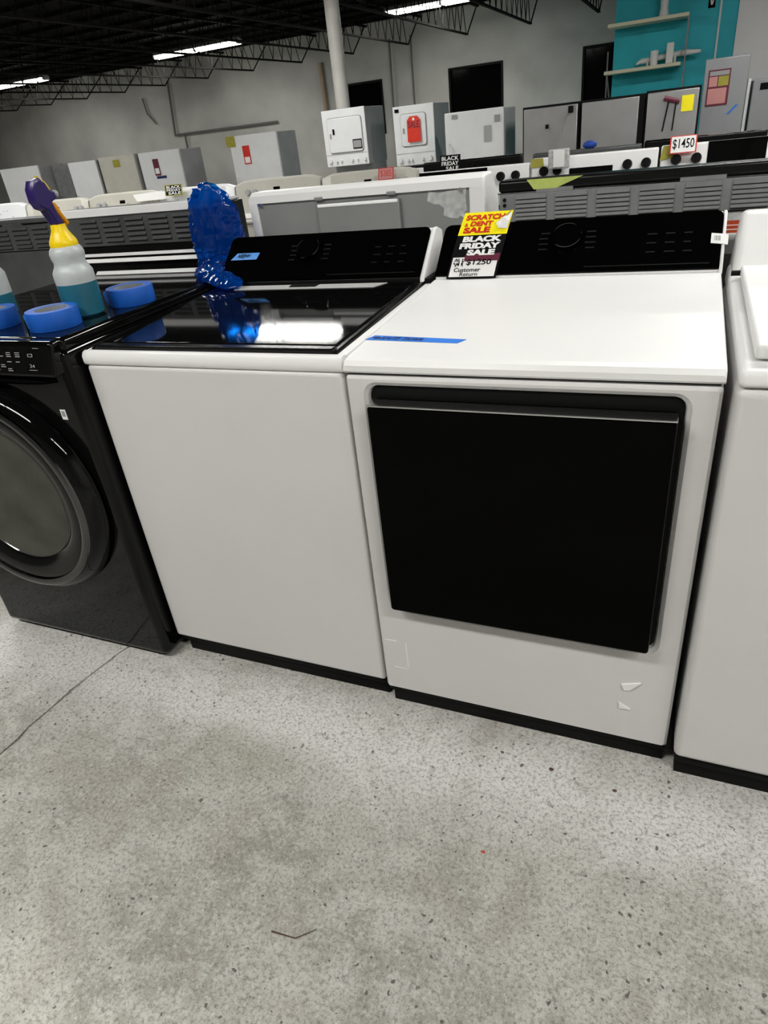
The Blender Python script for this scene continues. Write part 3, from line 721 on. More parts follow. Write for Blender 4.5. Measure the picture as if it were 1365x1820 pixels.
# spray bottles and tape rolls standing on it
ZT = FZ
def spray_bottle(cx, cy, label, ang, liquid_h=.085):
    r = thing('spray_bottle', label, 'bottle', (cx, cy, ZT))
    c = (cx, cy, ZT)
    bm = B(); lathe(bm, [(0, 0), (.043, 0), (.050, .006), (.051, .05), (.0505, liquid_h), (0, liquid_h)], c); obj('liquid', bm, 'bottle_liquid', r)
    bm = B(); lathe(bm, [(.0505, liquid_h), (.0505, .100), (.050, .112), (.046, .120), (.041, .128), (.039, .136), (.042, .148), (.043, .158), (.040, .168), (.033, .176), (.022, .182), (.018, .186), (0, .186), (0, liquid_h)], c); obj('bottle_body', bm, 'bottle_plastic', r)
    bm = B(); lathe(bm, [(.0, .172), (.034, .172), (.035, .180), (.033, .188), (.025, .202), (.020, .212), (.018, .226), (0, .226)], c, seg=24); obj('collar', bm, 'cap_yellow', r)
    R = Matrix.Translation(c) @ Matrix.Rotation(ang, 4, 'Z')
    # head: local +x is the spraying direction
    bm = B(); prof = [(.0145, .224), (-.014, .224), (-.030, .260), (-.046, .266), (-.056, .283), (-.055, .310), (-.044, .328), (-.024, .333), (-.010, .322), (-.002, .305), (.012, .298), (.014, .284), (-.006, .276), (-.002, .255)]
    def ext(bm, prof, hw):
        a = [bm.verts.new(R @ Vector((x, -hw, z))) for x, z in prof]; b = [bm.verts.new(R @ Vector((x, hw, z))) for x, z in prof]
        k = len(prof); f1 = bm.faces.new(a); f2 = bm.faces.new(b[::-1])
        for i in range(k): bm.faces.new((a[i], b[i], b[(i+1) % k], a[(i+1) % k]))
        bmesh.ops.recalc_face_normals(bm, faces=bm.faces[:])
        bmesh.ops.bevel(bm, geom=[e for f in (f1, f2) for e in f.edges], offset=hw*.4, segments=2, profile=.5, affect='EDGES', clamp_overlap=True)
    ext(bm, prof, .015); hd = obj('spray_head', bm, 'purple', r)
    bm = B(); rod(bm, R @ Vector((.008, 0, .291)), R @ Vector((.026, 0, .292)), .009, 14, .010); obj('nozzle', bm, 'grey_print', hd)
    bm = B(); ext(bm, [(-.004, .277), (.008, .275), (.018, .252), (.034, .226), (.028, .220), (.012, .240), (.002, .258)], .009); obj('trigger', bm, 'cap_orange', r)
    bm = B(); ext(bm, [(-.022, .336), (-.004, .322), (.006, .304), (-.004, .300), (-.016, .318)], .010); obj('head_cap', bm, 'cap_yellow', r)
    return r
spray_bottle(-.850, .195, 'spray bottle of teal cleaner with yellow collar, purple head, between tape rolls', math.radians(92))
spray_bottle(-1.172, .19, 'second spray bottle cut off by the left edge of the photo', math.radians(95), .06)
def tape_roll(cx, cy, label, ro=.062, ri=.042, h=.046, tilt=(0, 0)):
    r = thing('tape_roll', label, 'tape roll', (cx, cy, ZT+.0005), 'rolls of blue tape on the black washer')
    c = (cx, cy, ZT + .0005)
    bm = B(); lathe(bm, [(ri, 0), (ro, 0), (ro+.001, .002), (ro+.001, h-.002), (ro, h), (ri, h)], c, seg=48, close=True); obj('tape', bm, 'blue_roll', r)
    bm = B(); lathe(bm, [(ri-.003, .001), (ri, .001), (ri, h-.001), (ri-.003, h-.001)], c, seg=48, close=True); obj('core', bm, 'kraft', r)
    bm = B(); x = cx-ro-.001
    hexa(bm, [(x-.004, cy-.03, c[2]+.001), (x+.004, cy-.012, c[2]+.001), (x+.005, cy-.012, c[2]+.001), (x-.003, cy-.03, c[2]+.001),
              (x-.012, cy-.026, c[2]+h-.012), (x+.002, cy-.010, c[2]+h-.002), (x+.003, cy-.010, c[2]+h-.002), (x-.011, cy-.026, c[2]+h-.012)])
    obj('loose_end', bm, 'blue_tape', r)
tape_roll(-.838, .078, 'blue tape roll in front of the whole spray bottle')
tape_roll(-.795, .318, 'blue tape roll lying behind the whole spray bottle')
tape_roll(-1.055, .075, 'blue tape roll at the left edge of the photo')

# crumpled blue plastic bag hanging between the two washers
path = [(-.785, .79, 1.262, .022, .014), (-.790, .79, 1.250, .052, .022), (-.802, .79, 1.215, .084, .027), (-.812, .79, 1.16, .098, .029), (-.814, .79, 1.10, .100, .029),
        (-.820, .785, 1.055, .090, .027), (-.815, .770, 1.035, .078, .022), (-.800, .72, 1.032, .060, .018), (-.775, .66, 1.034, .048, .017), (-.735, .615, 1.030, .042, .016), (-.68, .578, 1.018, .038, .014), (-.63, .555, 1.010, .032, .011), (-.595, .545, 1.006, .022, .008), (-.580, .543, 1.004, .006, .004)]
def catmull(P, n):
    out = []
    for i in range(len(P)-1):
        p0, p1, p2, p3 = P[max(i-1, 0)], P[i], P[i+1], P[min(i+2, len(P)-1)]
        for k in range(n):
            t = k/n; out.append([.5*((2*b) + (c-a)*t + (2*a-5*b+4*c-d)*t*t + (-a+3*b-3*c+d)*t**3) for a, b, c, d in zip(p0, p1, p2, p3)])
    out.append(list(P[-1])); return out
PP = catmull(path, 10); bm = B(); rings = []; SG = 72
for i, p in enumerate(PP):
    c = Vector(p[:3]); a = Vector(PP[max(i-1, 0)][:3]); b = Vector(PP[min(i+1, len(PP)-1)][:3]); d = (b-a).normalized()
    E1 = Vector((1, 0, 0)) if i == 0 else E1; E1 = (E1 - d*E1.dot(d)).normalized(); e1 = E1; e2 = d.cross(e1)
    ring = []
    for k in range(SG):
        an = 2*PI*k/SG
        off = e1*(p[3]*math.cos(an)) + e2*(p[4]*math.sin(an)); pt = c + off
        nz = noise.noise(Vector((pt.x*14, pt.y*14, pt.z*4))) * .16 + noise.noise(pt*45) * .10 - abs(noise.noise(Vector((pt.x*44, pt.y*44, pt.z*10)) + Vector((9, 2, 1)))) * .55 + .08 - abs(noise.noise(pt*85 + Vector((3, 3, 3)))) * .12
        ring.append(bm.verts.new(c + off*(1 + nz)))
    rings.append(ring)
for a, b in zip(rings[:-1], rings[1:]):
    for k in range(SG): bm.faces.new((a[k], a[(k+1) % SG], b[(k+1) % SG], b[k]))
for v in bm.verts:
    if v.co.z < 1.0 and v.co.x > -.72: v.co.z = max(v.co.z, .984)
    if v.co.x < -.7 and v.co.z < 1.02: v.co.z = max(v.co.z, 1.012)
bmesh.ops.recalc_face_normals(bm, faces=bm.faces[:])
o = tag(obj('plastic_bag', bm, 'bag', None, (-.80, .79, 1.02)), 'crumpled translucent blue plastic bag draped at the black panel of the washer', 'bag')
smooth(o.data, 60)

# ------------------------------------------------------------------ right edge white washer
RX0, RX1, RY = .7125, 1.412, -.032
rw = thing('washing_machine', 'white washer cut off by the right edge of the photo, with white lid', 'washer', ((RX0+RX1)/2, .35, 0))
bm = B(); box(bm, RX0+.008, RX1-.008, RY+.028, .72, 0, .078); box(bm, RX0+.005, RX1-.005, RY+.012, .74, .052, .077); obj('base', bm, 'black_matte', rw)
bm = B(); box(bm, RX0, RX1, RY, .72, .077, .943, .014, 4); obj('cabinet', bm, 'enamel', rw)
bm = B(); hexa(bm, [(RX0+.001, RY-.001, .945), (RX1-.001, RY-.001, .945), (RX1-.001, .72, .945), (RX0+.001, .72, .945),
                    (RX0+.004, RY+.004, .973), (RX1-.004, RY+.004, .973), (RX1-.004, .72, .990), (RX0+.004, .72, .990)], .010, 4); obj('top_rim', bm, 'enamel_top', rw)
bm = B(); hexa(bm, [(RX0+.022, RY+.045, .978), (RX1-.022, RY+.045, .978), (RX1-.022, .58, .992), (RX0+.022, .58, .992),
                    (RX0+.022, RY+.040, 1.003), (RX1-.022, RY+.040, 1.003), (RX1-.022, .58, 1.012), (RX0+.022, .58, 1.012)], .006, 3); ld_ = obj('lid', bm, 'enamel_top', rw)
bm = B(); lathe(bm, [(0, 0), (.17, 0), (.15, .018), (0, .02)], (0, 0, 0), seg=40)
for v in bm.verts: v.co = Vector((RX0+.35+v.co.x*1.6, RY+.052+v.co.y*.13, .972+v.co.z))
obj('handle_pocket', bm, 'side_grey', ld_)
bm = B(); hexa(bm, [(RX0+.008, .585, .985), (RX1-.008, .585, .985), (RX1-.008, .79, .95), (RX0+.008, .79, .95),
                    (RX0+.020, .715, 1.108), (RX1-.020, .715, 1.108), (RX1-.020, .785, 1.100), (RX0+.020, .785, 1.100)], .014, 4); obj('control_panel', bm, 'enamel_top', rw)
bm = B(); rod(bm, (RX0+.004, .555, 1.000), (RX0+.024, .555, 1.000), .006, 10); obj('hinge_pin', bm, 'black_matte', rw)

# ------------------------------------------------------------------ second row: machines seen from behind, against the first row
Y2 = CY + 2.0 + .02
def louver_mesh(w_):
    bm = B()
    prism_x(bm, [(0, .010), (-.006, .002), (-.0055, .0), (0, .0)], 0, w_)
    for f in bm.faces: f.material_index = 0
    box(bm, 0, w_, -.0012, .0, -.0045, .0002, mi=1)
    return bm
def back_range(x0, x1, label, sheetmat, cols, zrows, topz=1.195, trims_reflections=False, capmat='black_paint', capz=.03):
    r = thing('kitchen_range', label, 'range', ((x0+x1)/2, Y2+.35, 0))
    bm = B(); box(bm, x0+.004, x1-.004, Y2+.06, Y2+.66, .03, .915, .006); obj('body', bm, 'black_paint', r)
    for sx in (x0+.05, x1-.05):
        for sy in (Y2+.1, Y2+.6):
            bm = B(); rod(bm, (sx, sy, 0), (sx, sy, .035), .018, 10); obj('foot', bm, 'black_matte', r)
    bm = B(); box(bm, x0, x1, Y2+.03, Y2+.67, .915, .932, .004); obj('cooktop', bm, 'black_gloss', r)
    bm = B(); box(bm, x0+.002, x1-.002, Y2+.004, Y2+.09, .93, topz, .004); bgd = obj('backguard', bm, 'black_paint', r)
    bm = B(); box(bm, x0, x1, Y2+.0, Y2+.07, topz, topz+capz, .008, 3); obj('backguard_cap', bm, capmat, bgd)
    bm = B(); box(bm, x0+.004, x1-.004, Y2, Y2+.006, 1.09, topz-.004, .001)
    for a, b in ((.14, .27), (.62, .76)):
        box(bm, x0+(x1-x0)*a, x0+(x1-x0)*b, Y2-.001, Y2+.004, topz-.004, topz+.006)
    sh = obj('back_sheet', bm, sheetmat, r)
    bm = B(); box(bm, x0+.004, x1-.004, Y2, Y2+.006, .1, 1.086, .001); obj('lower_back_sheet', bm, 'black_paint' if trims_reflections else 'galv_dark', r)
    bm0 = louver_mesh(cols[0][1]-cols[0][0]); me = bpy.data.meshes.new('louver'); bm0.to_mesh(me); bm0.free()
    me.materials.append(M[sheetmat]); me.materials.append(M['dark_gap'])
    for a, b in cols:
        for z in zrows:
            o = bpy.data.objects.new('louver', me); COL.objects.link(o); o.parent = sh
            o.location = (a - r.location.x, Y2 - .0005 - r.location.y, z - r.location.z)
    for sz in (1.150, 1.136):
        bm = B(); rod(bm, (x0+.018, Y2-.003, sz), (x0+.018, Y2+.002, sz), .005, 10); obj('screw', bm, 'black_matte', sh)
    if trims_reflections:
        for k, (z, hh, xa) in enumerate(((1.060, .0085, .04), (1.040, .012, .03), (.996, .011, .11))):  # lamp reflections built as near-white bars on the back sheet
            bm = B(); prism_x(bm, [(Y2+.001, z-hh*.5), (Y2-.016, z-hh*.5), (Y2-.016, z-hh*.4), (Y2-.004, z+hh*.5), (Y2+.001, z+hh*.5)], x0+xa, x1-.02); obj('lamp_reflection', bm, 'trim_and_reflection', r)
        bm = B(); box(bm, x0+.0, x1, Y2-.006, Y2+.0, topz-.014, topz+.012, .002); obj('bright_edge', bm, 'trim_and_reflection', r)
    return r
M['trim_and_reflection'] = mat('bright_trim_and_reflection', (0.92, 0.92, 0.91), 0.45)  # real trim, and the colour of the painted lamp reflections
R1 = back_range(.115, .875, 'black kitchen range seen from behind, grey louvered back, behind the dryer', 'galv',
                [(.165+i*.109, .165+i*.109+.084) for i in range(6)], [1.150, 1.139, 1.128, 1.117, 1.106, 1.096], topz=1.168)
q = yquad(.695, .76, 1.036, 1.066, Y2-.0008)
o = obj('orange_label', card(q, 0, 1, 0, 1, 0, .0008), 'orange', R1)
bm = B(); card(q, 0, 1, .25, .32, .0008, .0003, bm); card(q, 0, 1, .6, .66, .0008, .0003, bm); card(q, 0, 1, -.12, 0, .0, .0006, bm); obj('print_lines', bm, 'white_paper', o)
q = yquad(.69, .77, .985, 1.084, Y2-.0004); obj('bare_metal_patch', card(q, 0, 1, 0, 1, 0, .0004), 'foil', R1)
R2 = back_range(-1.552, -.790, 'dark kitchen range seen from behind with painted lamp reflections, left of the blue bag', 'galv_dark',
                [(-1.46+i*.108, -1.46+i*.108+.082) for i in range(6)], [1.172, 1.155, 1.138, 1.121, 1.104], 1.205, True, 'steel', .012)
R3 = back_range(-2.335, -1.572, 'dark kitchen range seen from behind, at the left edge behind the spray bottles', 'galv_dark',
                [(-2.25+i*.108, -2.25+i*.108+.082) for i in range(6)], [1.165, 1.148, 1.131, 1.114, 1.10], 1.185, False, 'galv_dark', .02)
# white dryer back with grey recessed sheet
wb_ = thing('clothes_dryer', 'white dryer seen from behind, grey recessed back sheet with scraped label', 'dryer', (-.32, Y2+.35, 0))
x0, x1 = -.712, .075
bm = B(); box(bm, x0+.01, x1-.01, Y2+.06, Y2+.70, .02, .95, .008); obj('cabinet', bm, 'enamel_far', wb_)
bm = B(); box(bm, x0+.03, x1-.03, Y2+.08, Y2+.68, 0, .02); obj('base', bm, 'black_matte', wb_)
bm = B(); prism_x(bm, [(Y2, 1.190), (Y2+.004, 1.212), (Y2+.02, 1.222), (Y2+.09, 1.222), (Y2+.16, 1.15), (Y2+.2, .95), (Y2+.03, .95), (Y2+.03, 1.190)], x0, x1)
es = [e for e in bm.edges if abs(e.verts[0].co.x-e.verts[1].co.x) < 1e-6 and e.verts[0].co.z > 1.2]
bmesh.ops.bevel(bm, geom=es, offset=.008, segments=3, profile=.5, affect='EDGES')
obj('console_shell', bm, 'enamel_top', wb_)
for xa, xb in ((x0, x0+.030), (x1-.045, x1)):
    bm = B(); box(bm, xa, xb, Y2, Y2+.03, .95, 1.192, .003); obj('console_end', bm, 'enamel_top', wb_)
bm = B(); box(bm, x0+.028, x1-.043, Y2+.008, Y2+.014, .90, 1.194); sh = obj('back_sheet', bm, 'grey_sheet', wb_)
bm = B(); box(bm, -.462, -.183, Y2-.008, Y2+.010, .93, 1.178, .005, 2); cv = obj('cover_plate', bm, 'grey_sheet', wb_)
bm = B(); box(bm, -.458, -.187, Y2-.011, Y2-.004, 1.166, 1.176, .003, 2); obj('bright_fold', bm, 'trim_and_reflection', cv)
for xx in (-.455, -.21):
    bm = B(); box(bm, xx-.015, xx+.015, Y2-.003, Y2+.012, 1.186, 1.196, .003); obj('clip', bm, 'grey_sheet', sh)
bm = B(); q = yquad(-.10, .022, 1.09, 1.19, Y2+.0078)
poly_card(q, [(.05,.98),(.0,.72),(.16,.62),(.30,.60),(.42,.50),(.40,.30),(.58,.22),(.75,.20),(.88,.30),(.98,.42),(.96,.75),(.99,1.0),(.6,.96),(.3,.90)], 0, .0006, bm)
obj('label_residue', bm, 'foil', sh)
for p in ((.004, 1.186), (.012, 1.118), (-.67, 1.186)):
    bm = B(); rod(bm, (p[0], Y2-.002, p[1]), (p[0], Y2+.010, p[1]), .006, 8); obj('screw', bm, 'chrome', sh)

# ------------------------------------------------------------------ third row: consoles facing the camera
Y3 = CY + 4.6
def cream_machine(x0, x1, label, m, zt=1.135, kind='washing_machine', cat='washer', knobs=((.16, .4), (.86, .4)), seed=1, group=None):
    r = thing(kind, label, cat, ((x0+x1)/2, Y3-.2, 0), group)
    bm = B(); box(bm, x0+.005, x1-.005, Y3-.56, Y3+.10, .03, .905, .012, 3); obj('cabinet', bm, m, r)
    bm = B(); box(bm, x0+.03, x1-.03, Y3-.53, Y3+.08, 0, .03); obj('base', bm, 'black_matte', r)
    bm = B(); box(bm, x0+.002, x1-.002, Y3-.57, Y3+.10, .908, .932, .01, 3); obj('top', bm, m, r)
    bm = B(); box(bm, x0+.06, x1-.06, Y3-.54, Y3-.08, .932, .942, .004); obj('lid', bm, m, r)
    n = 10; bm = B(); pa = []
    for i in range(n+1):
        t = i/n; x = x0+.004 + (x1-x0-.008)*t; arch = 1 - abs(2*t-1)**8
        z = zt - .025*(1-arch)
        pa.append([bm.verts.new(p) for p in ((x, Y3-.035, .932), (x, Y3+.0, z-.012), (x, Y3+.012, z), (x, Y3+.05, z), (x, Y3+.09, .932))])
    for a, b in zip(pa[:-1], pa[1:]):
        for i in range(5): bm.faces.new((a[i], b[i], b[(i+1) % 5], a[(i+1) % 5]))
    bm.faces.new(pa[0]); bm.faces.new(pa[-1][::-1]); bmesh.ops.recalc_face_normals(bm, faces=bm.faces[:])
    co = obj('console', bm, m, r)
    q = Quad((x0+.02, Y3-.036, .945), (x1-.02, Y3-.036, .945), (x1-.02, Y3-.001, zt-.03), (x0+.02, Y3-.001, zt-.03))
    obj('display', card(q, .46, .54, .70, .84, .0005, .002), 'black_gloss', co)
    for u, v in knobs:
        c = q.at(u, v, .001); bm = B(); rod(bm, c, c + q.n*.022, .022, 14, .018); obj('knob', bm, m if m != 'cream' else 'side_grey', co)
    rnd = random.Random(seed); bm = B()
    for i in range(9):
        u = rnd.uniform(.1, .95); v = rnd.choice((.5, .66, .80)); card(q, u, u+rnd.uniform(.01, .03), v, v+.04, .0008, .0005, bm)
    obj('printed_marks', bm, 'grey_print', co, sm=False)['kind'] = 'stuff'
    return r, q
cm_labels = [('cream dryer console behind the white dryer back, with the pink price card', 'clothes_dryer', 'dryer'),
             ('cream washer console just right of the blue bag, behind the second row', 'washing_machine', 'washer'),
             ('white washer console behind the blue bag, beside the small black friday sign', 'washing_machine', 'washer'),
             ('cream dryer console with a white sheet of paper on it, left of the blue bag', 'clothes_dryer', 'dryer'),
             ('cream washer console just right of the spray bottle head', 'washing_machine', 'washer'),
             ('grey-white machine console just left of the spray bottle head', 'clothes_dryer', 'dryer'),
             ('pale machine console at the far left edge of the third row', 'washing_machine', 'washer')]
bx = -1.052
for i, (lb, kd, ct) in enumerate(cm_labels):
    cream_machine(bx-.715, bx-.004, lb, 'cream' if i not in (2, 5) else 'enamel_far', 1.13 + (.008 if i % 2 else 0), kd, ct, ((.14, .68), (.23, .68)) if i % 2 else ((.84, .68), (.92, .68)), i)
    bx -= .720
def console_range(x0, x1, label, disp, knobs, m='enamel_top', zt=1.10, guard='enamel_top'):
    r = thing('kitchen_range', label, 'range', ((x0+x1)/2, Y3-.2, 0))
    bm = B(); box(bm, x0+.005, x1-.005, Y3-.60, Y3+.06, .04, .90, .006); obj('body', bm, m, r)
    bm = B(); box(bm, x0+.03, x1-.03, Y3-.55, Y3+.04, 0, .04); obj('base', bm, 'black_matte', r)
    bm = B(); box(bm, x0+.002, x1-.002, Y3-.62, Y3+.07, .903, .925, .004); obj('cooktop', bm, 'black_gloss', r)
    bm = B(); box(bm, x0+.06, x1-.06, Y3-.624, Y3-.600, .25, .75, .006); dr = obj('oven_door', bm, 'black_gloss', r)
    bm = B(); rod(bm, (x0+.08, Y3-.66, .79), (x1-.08, Y3-.66, .79), .011, 10); rod(bm, (x0+.1, Y3-.66, .79), (x0+.1, Y3-.60, .79), .008, 8); rod(bm, (x1-.1, Y3-.66, .79), (x1-.1, Y3-.60, .79), .008, 8); obj('handle', bm, 'chrome', dr)
    bm = B(); hexa(bm, [(x0+.004, Y3-.03, .925), (x1-.004, Y3-.03, .925), (x1-.004, Y3+.06, .925), (x0+.004, Y3+.06, .925),
                        (x0+.004, Y3, zt), (x1-.004, Y3, zt), (x1-.004, Y3+.06, zt), (x0+.004, Y3+.06, zt)], .008, 3); gd = obj('backguard', bm, guard, r)
    q = Quad((x0, Y3-.0305, .925), (x1, Y3-.0305, .925), (x1, Y3-.0005, zt), (x0, Y3-.0005, zt))
    for a, b, c, d in disp: obj('display', card(q, a, b, c, d, .0005, .003), 'black_gloss', gd)
    for u, v in knobs:
        c = q.at(u, v, .001); bm = B(); rod(bm, c, c + q.n*.026, .028, 18, .024); k = obj('knob', bm, 'black_matte', gd)
        c2 = c + q.n*.026; bm = B(); hexa(bm, [c2+Vector((-.004, 0, -.02)), c2+Vector((.004, 0, -.02)), c2+Vector((.004, .004, .02)), c2+Vector((-.004, .004, .02)),
            c2+Vector((-.004, -.008, -.02)), c2+Vector((.004, -.008, -.02)), c2+Vector((.004, -.004, .02)), c2+Vector((-.004, -.004, .02))]); obj('knob_grip', bm, 'black_matte', k)
    return r, q
console_range(-1.040, -.312, 'white range whose console shows two black knobs beside a black display', [(.0, .63, .1, .98)], ((.75, .62), (.88, .62)), zt=1.085)
_, qB = console_range(-.306, .430, 'white range with four black knobs around a wide black display', [(.32, .66, .12, .62)], ((.11, .60), (.22, .60), (.77, .60), (.91, .60)), zt=1.105)
_, qC = console_range(.436, 1.17, 'white range with two knobs and a long black display, under the red price card', [(.34, .74, .15, 1.01)], ((.12, .60), (.265, .60), (.82, .6), (.92, .6)), zt=1.110)
# taller black range behind, carrying the sign
def dark_range(x0, x1, D, zt, label, mtl='black_paint'):
    y = CY + D; r = thing('kitchen_range', label, 'range', ((x0+x1)/2, y-.25, 0))
    bm = B(); box(bm, x0+.004, x1-.004, y-.60, y+.05, .04, .90, .006); obj('body', bm, mtl, r)
    bm = B(); box(bm, x0+.03, x1-.03, y-.56, y+.03, 0, .04); obj('base', bm, 'black_matte', r)
    bm = B(); box(bm, x0, x1, y-.62, y+.06, .903, .925, .004); obj('cooktop', bm, 'black_gloss', r)
    bm = B(); box(bm, x0, x1, y-.02, y+.06, .925, zt, .012, 3); g = obj('backguard', bm, mtl, r)
    bm = B(); box(bm, x0+.24, x1-.24, y-.024, y-.02, .98, zt-.03, .001); obj('display', bm, 'black_gloss', g)
    for u in (.06, .15, .85, .94):
        bm = B(); rod(bm, (x0+(x1-x0)*u, y-.02, 1.03), (x0+(x1-x0)*u, y-.045, 1.03), .022, 14, .018); obj('knob', bm, 'black_matte', g)
    return r
dark_range(-1.27, -.52, 5.35, 1.105, 'black range console behind the black friday sign, past the white dryer back')
dark_range(-.49, .27, 5.6, 1.085, 'dark grey range console behind the four-knob white range', 'galv_dark')
dark_range(.29, 1.05, 5.6, 1.10, 'black range console behind the red price card', 'black_gloss')
dark_range(1.07, 1.83, 5.6, 1.12, 'black range console at the right edge below the grey fridges')

def stand_card(name, label, x0, x1, z0, z1, y, face, border=None, bw=.05, words=(), ink='ink', lean=.02, cat='sign', bold=.02):
    q = Quad((x0, y, z0), (x1, y, z0), (x1, y+lean, z1), (x0, y+lean, z1))
    t = thing(name, label, cat, ((x0+x1)/2, y, z0))
    obj('card', card(q, 0, 1, 0, 1, 0, .003), border or face, t)
    if border: obj('face', card(q, bw, 1-bw, bw, 1-bw, .003, .0006), face, t)
    for s, a, b, c, d in words: text('lettering', s, q, a, b, c, d, ink, t, .0042, bold)
    return t, q
stand_card('price_card', 'white price card with red border reading $1450 on the right white range', .485, .625, 1.068, 1.155, Y3-.045, 'white_paper', 'red', .05, (('$1450', .1, .9, .2, .82),), bold=.01)
stand_card('price_card', 'pink price card with red border on the cream dryer console', -1.315, -1.205, 1.066, 1.136, Y3-.05, 'pink_card', 'red', .06, (('$385', .15, .85, .2, .8),), 'red', bold=.0)
t, q = stand_card('sale_card', 'black friday sale card standing on the black range past the white dryer back', -.945, -.805, 1.066, 1.165, CY+4.75, 'ink', None, 0,
           (('BLACK', .08, .92, .68, .92), ('FRIDAY', .08, .92, .38, .62), ('SALE', .30, .92, .08, .32)), 'white_paper', lean=.02)
t, q = stand_card('sale_card', 'small black friday sale card with yellow top, left of the blue bag', -3.10, -2.935, 1.085, 1.16, Y3-.05, 'ink', 'olive', .06,
           (('BLACK', .12, .92, .66, .9), ('FRIDAY', .12, .92, .38, .62), ('SALE', .2, .92, .10, .34)), 'white_paper', lean=.015)
q = Quad((-3.38, Y3-.058, 1.065), (-3.11, Y3-.058, 1.068), (-3.13, Y3-.04, 1.125), (-3.42, Y3-.04, 1.115))
tag(obj('paper_sheet', card(q, 0, 1, 0, 1, 0, .002), 'white_paper'), 'blank white sheet of paper leaning on the cream console', 'paper')
# clear box, green tape on the white ranges
bm = B(); box(bm, -.185, -.065, Y3-.10, Y3-.052, 1.045, 1.15, .006)
ob = tag(obj('parts_bag', bm, 'foil'), 'shiny clear bag of parts hanging over the four-knob white range console', 'bag')
bm = B(); box(bm, -.155, -.090, Y3-.104, Y3-.10, 1.055, 1.145, .002); obj('white_slip', bm, 'white_paper', ob)
def tape_bit(label, q): tag(obj('tape_strip', card(q, 0, 1, 0, 1, 0, .001), 'green_tape' if 'pale' in label else 'olive'), label, 'tape')
tape_bit('olive tape piece on the upper left of the four-knob range console', Quad(qB.at(.0, .72, .002), qB.at(.11, .74, .002), qB.at(.10, 1.0, .002), qB.at(.0, 1.0, .002)))
tape_bit('olive tape piece beside the red-bordered $1450 card', Quad(qC.at(.0, .60, .002), qC.at(.10, .66, .002), qC.at(.10, 1.0, .002), qC.at(.02, 1.0, .002)))
tz = 1.226
tape_bit('pale green tape on top of the louvered range back', Quad((.215, Y2-.0005+.0, 1.172), (.275, Y2-.0005, 1.172), (.345, Y2-.0005, 1.1975), (.195, Y2-.0005, 1.1975)))

# ------------------------------------------------------------------ background appliances
def fridge(x0, x1, D, zt, label, m, side='side_grey', split=.68, depth=.68, cat='refrigerator'):
    y = CY + D; r = thing('refrigerator', label, cat, ((x0+x1)/2, y+depth/2, 0))
    bm = B(); box(bm, x0+.004, x1-.004, y+.055, y+depth, .03, zt-.01, .008); obj('cabinet', bm, side, r)
    bm = B(); box(bm, x0+.03, x1-.03, y+.08, y+depth-.03, 0, .03); obj('base', bm, 'black_matte', r)
    zs = zt*split
    for a, b in ((.05, zs-.006), (zs+.006, zt)):
        bm = B(); box(bm, x0, x1, y, y+.05, a, b, .012, 3); d = obj('door', bm, m, r)
        hz0, hz1 = (b-.32, b-.03) if a < .1 else (a+.03, min(a+.25, b-.03))
        bm = B(); rod(bm, (x0+.05, y-.03, hz0), (x0+.05, y-.03, hz1), .010, 8)
        for z in (hz0+.01, hz1-.01): rod(bm, (x0+.05, y-.03, z), (x0+.05, y+.003, z), .007, 6)
        obj('handle', bm, m, d)
    return r
F1 = fridge(-12.35, -11.30, 11.0, 1.45, 'white refrigerator at the far left edge of the back row', 'enamel_far', split=.42)
F2 = fridge(-11.85+.6, -10.58, 11.3, 1.42, 'grey refrigerator panel left of the spray bottle head, second in the back row', 'galv', split=.42)
fridge(-10.50, -9.80, 11.0, 1.42, 'white refrigerator with a lilac tint right of the grey one in the back row', 'enamel_far', split=.42)
F4 = fridge(-9.72, -8.86, 11.0, 1.45, 'cream refrigerator with one olive sticker on the back row', 'cream', split=.42)
F5 = fridge(-8.76, -7.84, 11.0, 1.44, 'white refrigerator with a small leaflet and purple tag, left of the steel one', 'enamel_far', split=.42)
F6 = fridge(-7.33+.02, -6.78, 12.0, 1.47, 'dark stainless refrigerator half hidden between two white ones', 'steel', 'galv', split=.42)
F7 = fridge(-6.74, -5.80, 11.0, 1.52, 'white refrigerator with red leaflet, right of the dark stainless one', 'enamel_far', split=.42)
def flat(name, x0, x1, z0, z1, y, m, parent, sk=0.0):
    q = Quad((x0, y, z0), (x1, y, z0), (x1+sk, y, z1), (x0+sk, y, z1)); o = obj(name, card(q, 0, 1, 0, 1, 0, .003), m, parent); return q
yF = CY + 11.0 - .0035
flat('sticker', -9.38, -9.22, 1.26, 1.38, yF, 'olive', F4)
flat('leaflet', -8.46, -8.33, 1.05, 1.32, yF, 'maroon', F5); flat('leaflet_text', -8.44, -8.35, 1.08, 1.17, yF-.003, 'white_paper', F5); flat('purple_tag', -8.44, -8.22, 1.00, 1.04, yF-.003, 'navy_ink', F5)
flat('leaflet', -6.50, -6.36, 1.08, 1.36, yF, 'red', F7); flat('leaflet_text', -6.48, -6.38, 1.10, 1.19, yF-.003, 'white_paper', F7); flat('sticker', -6.80, -6.62, 1.36, 1.52, yF-.003, 'olive', F7)
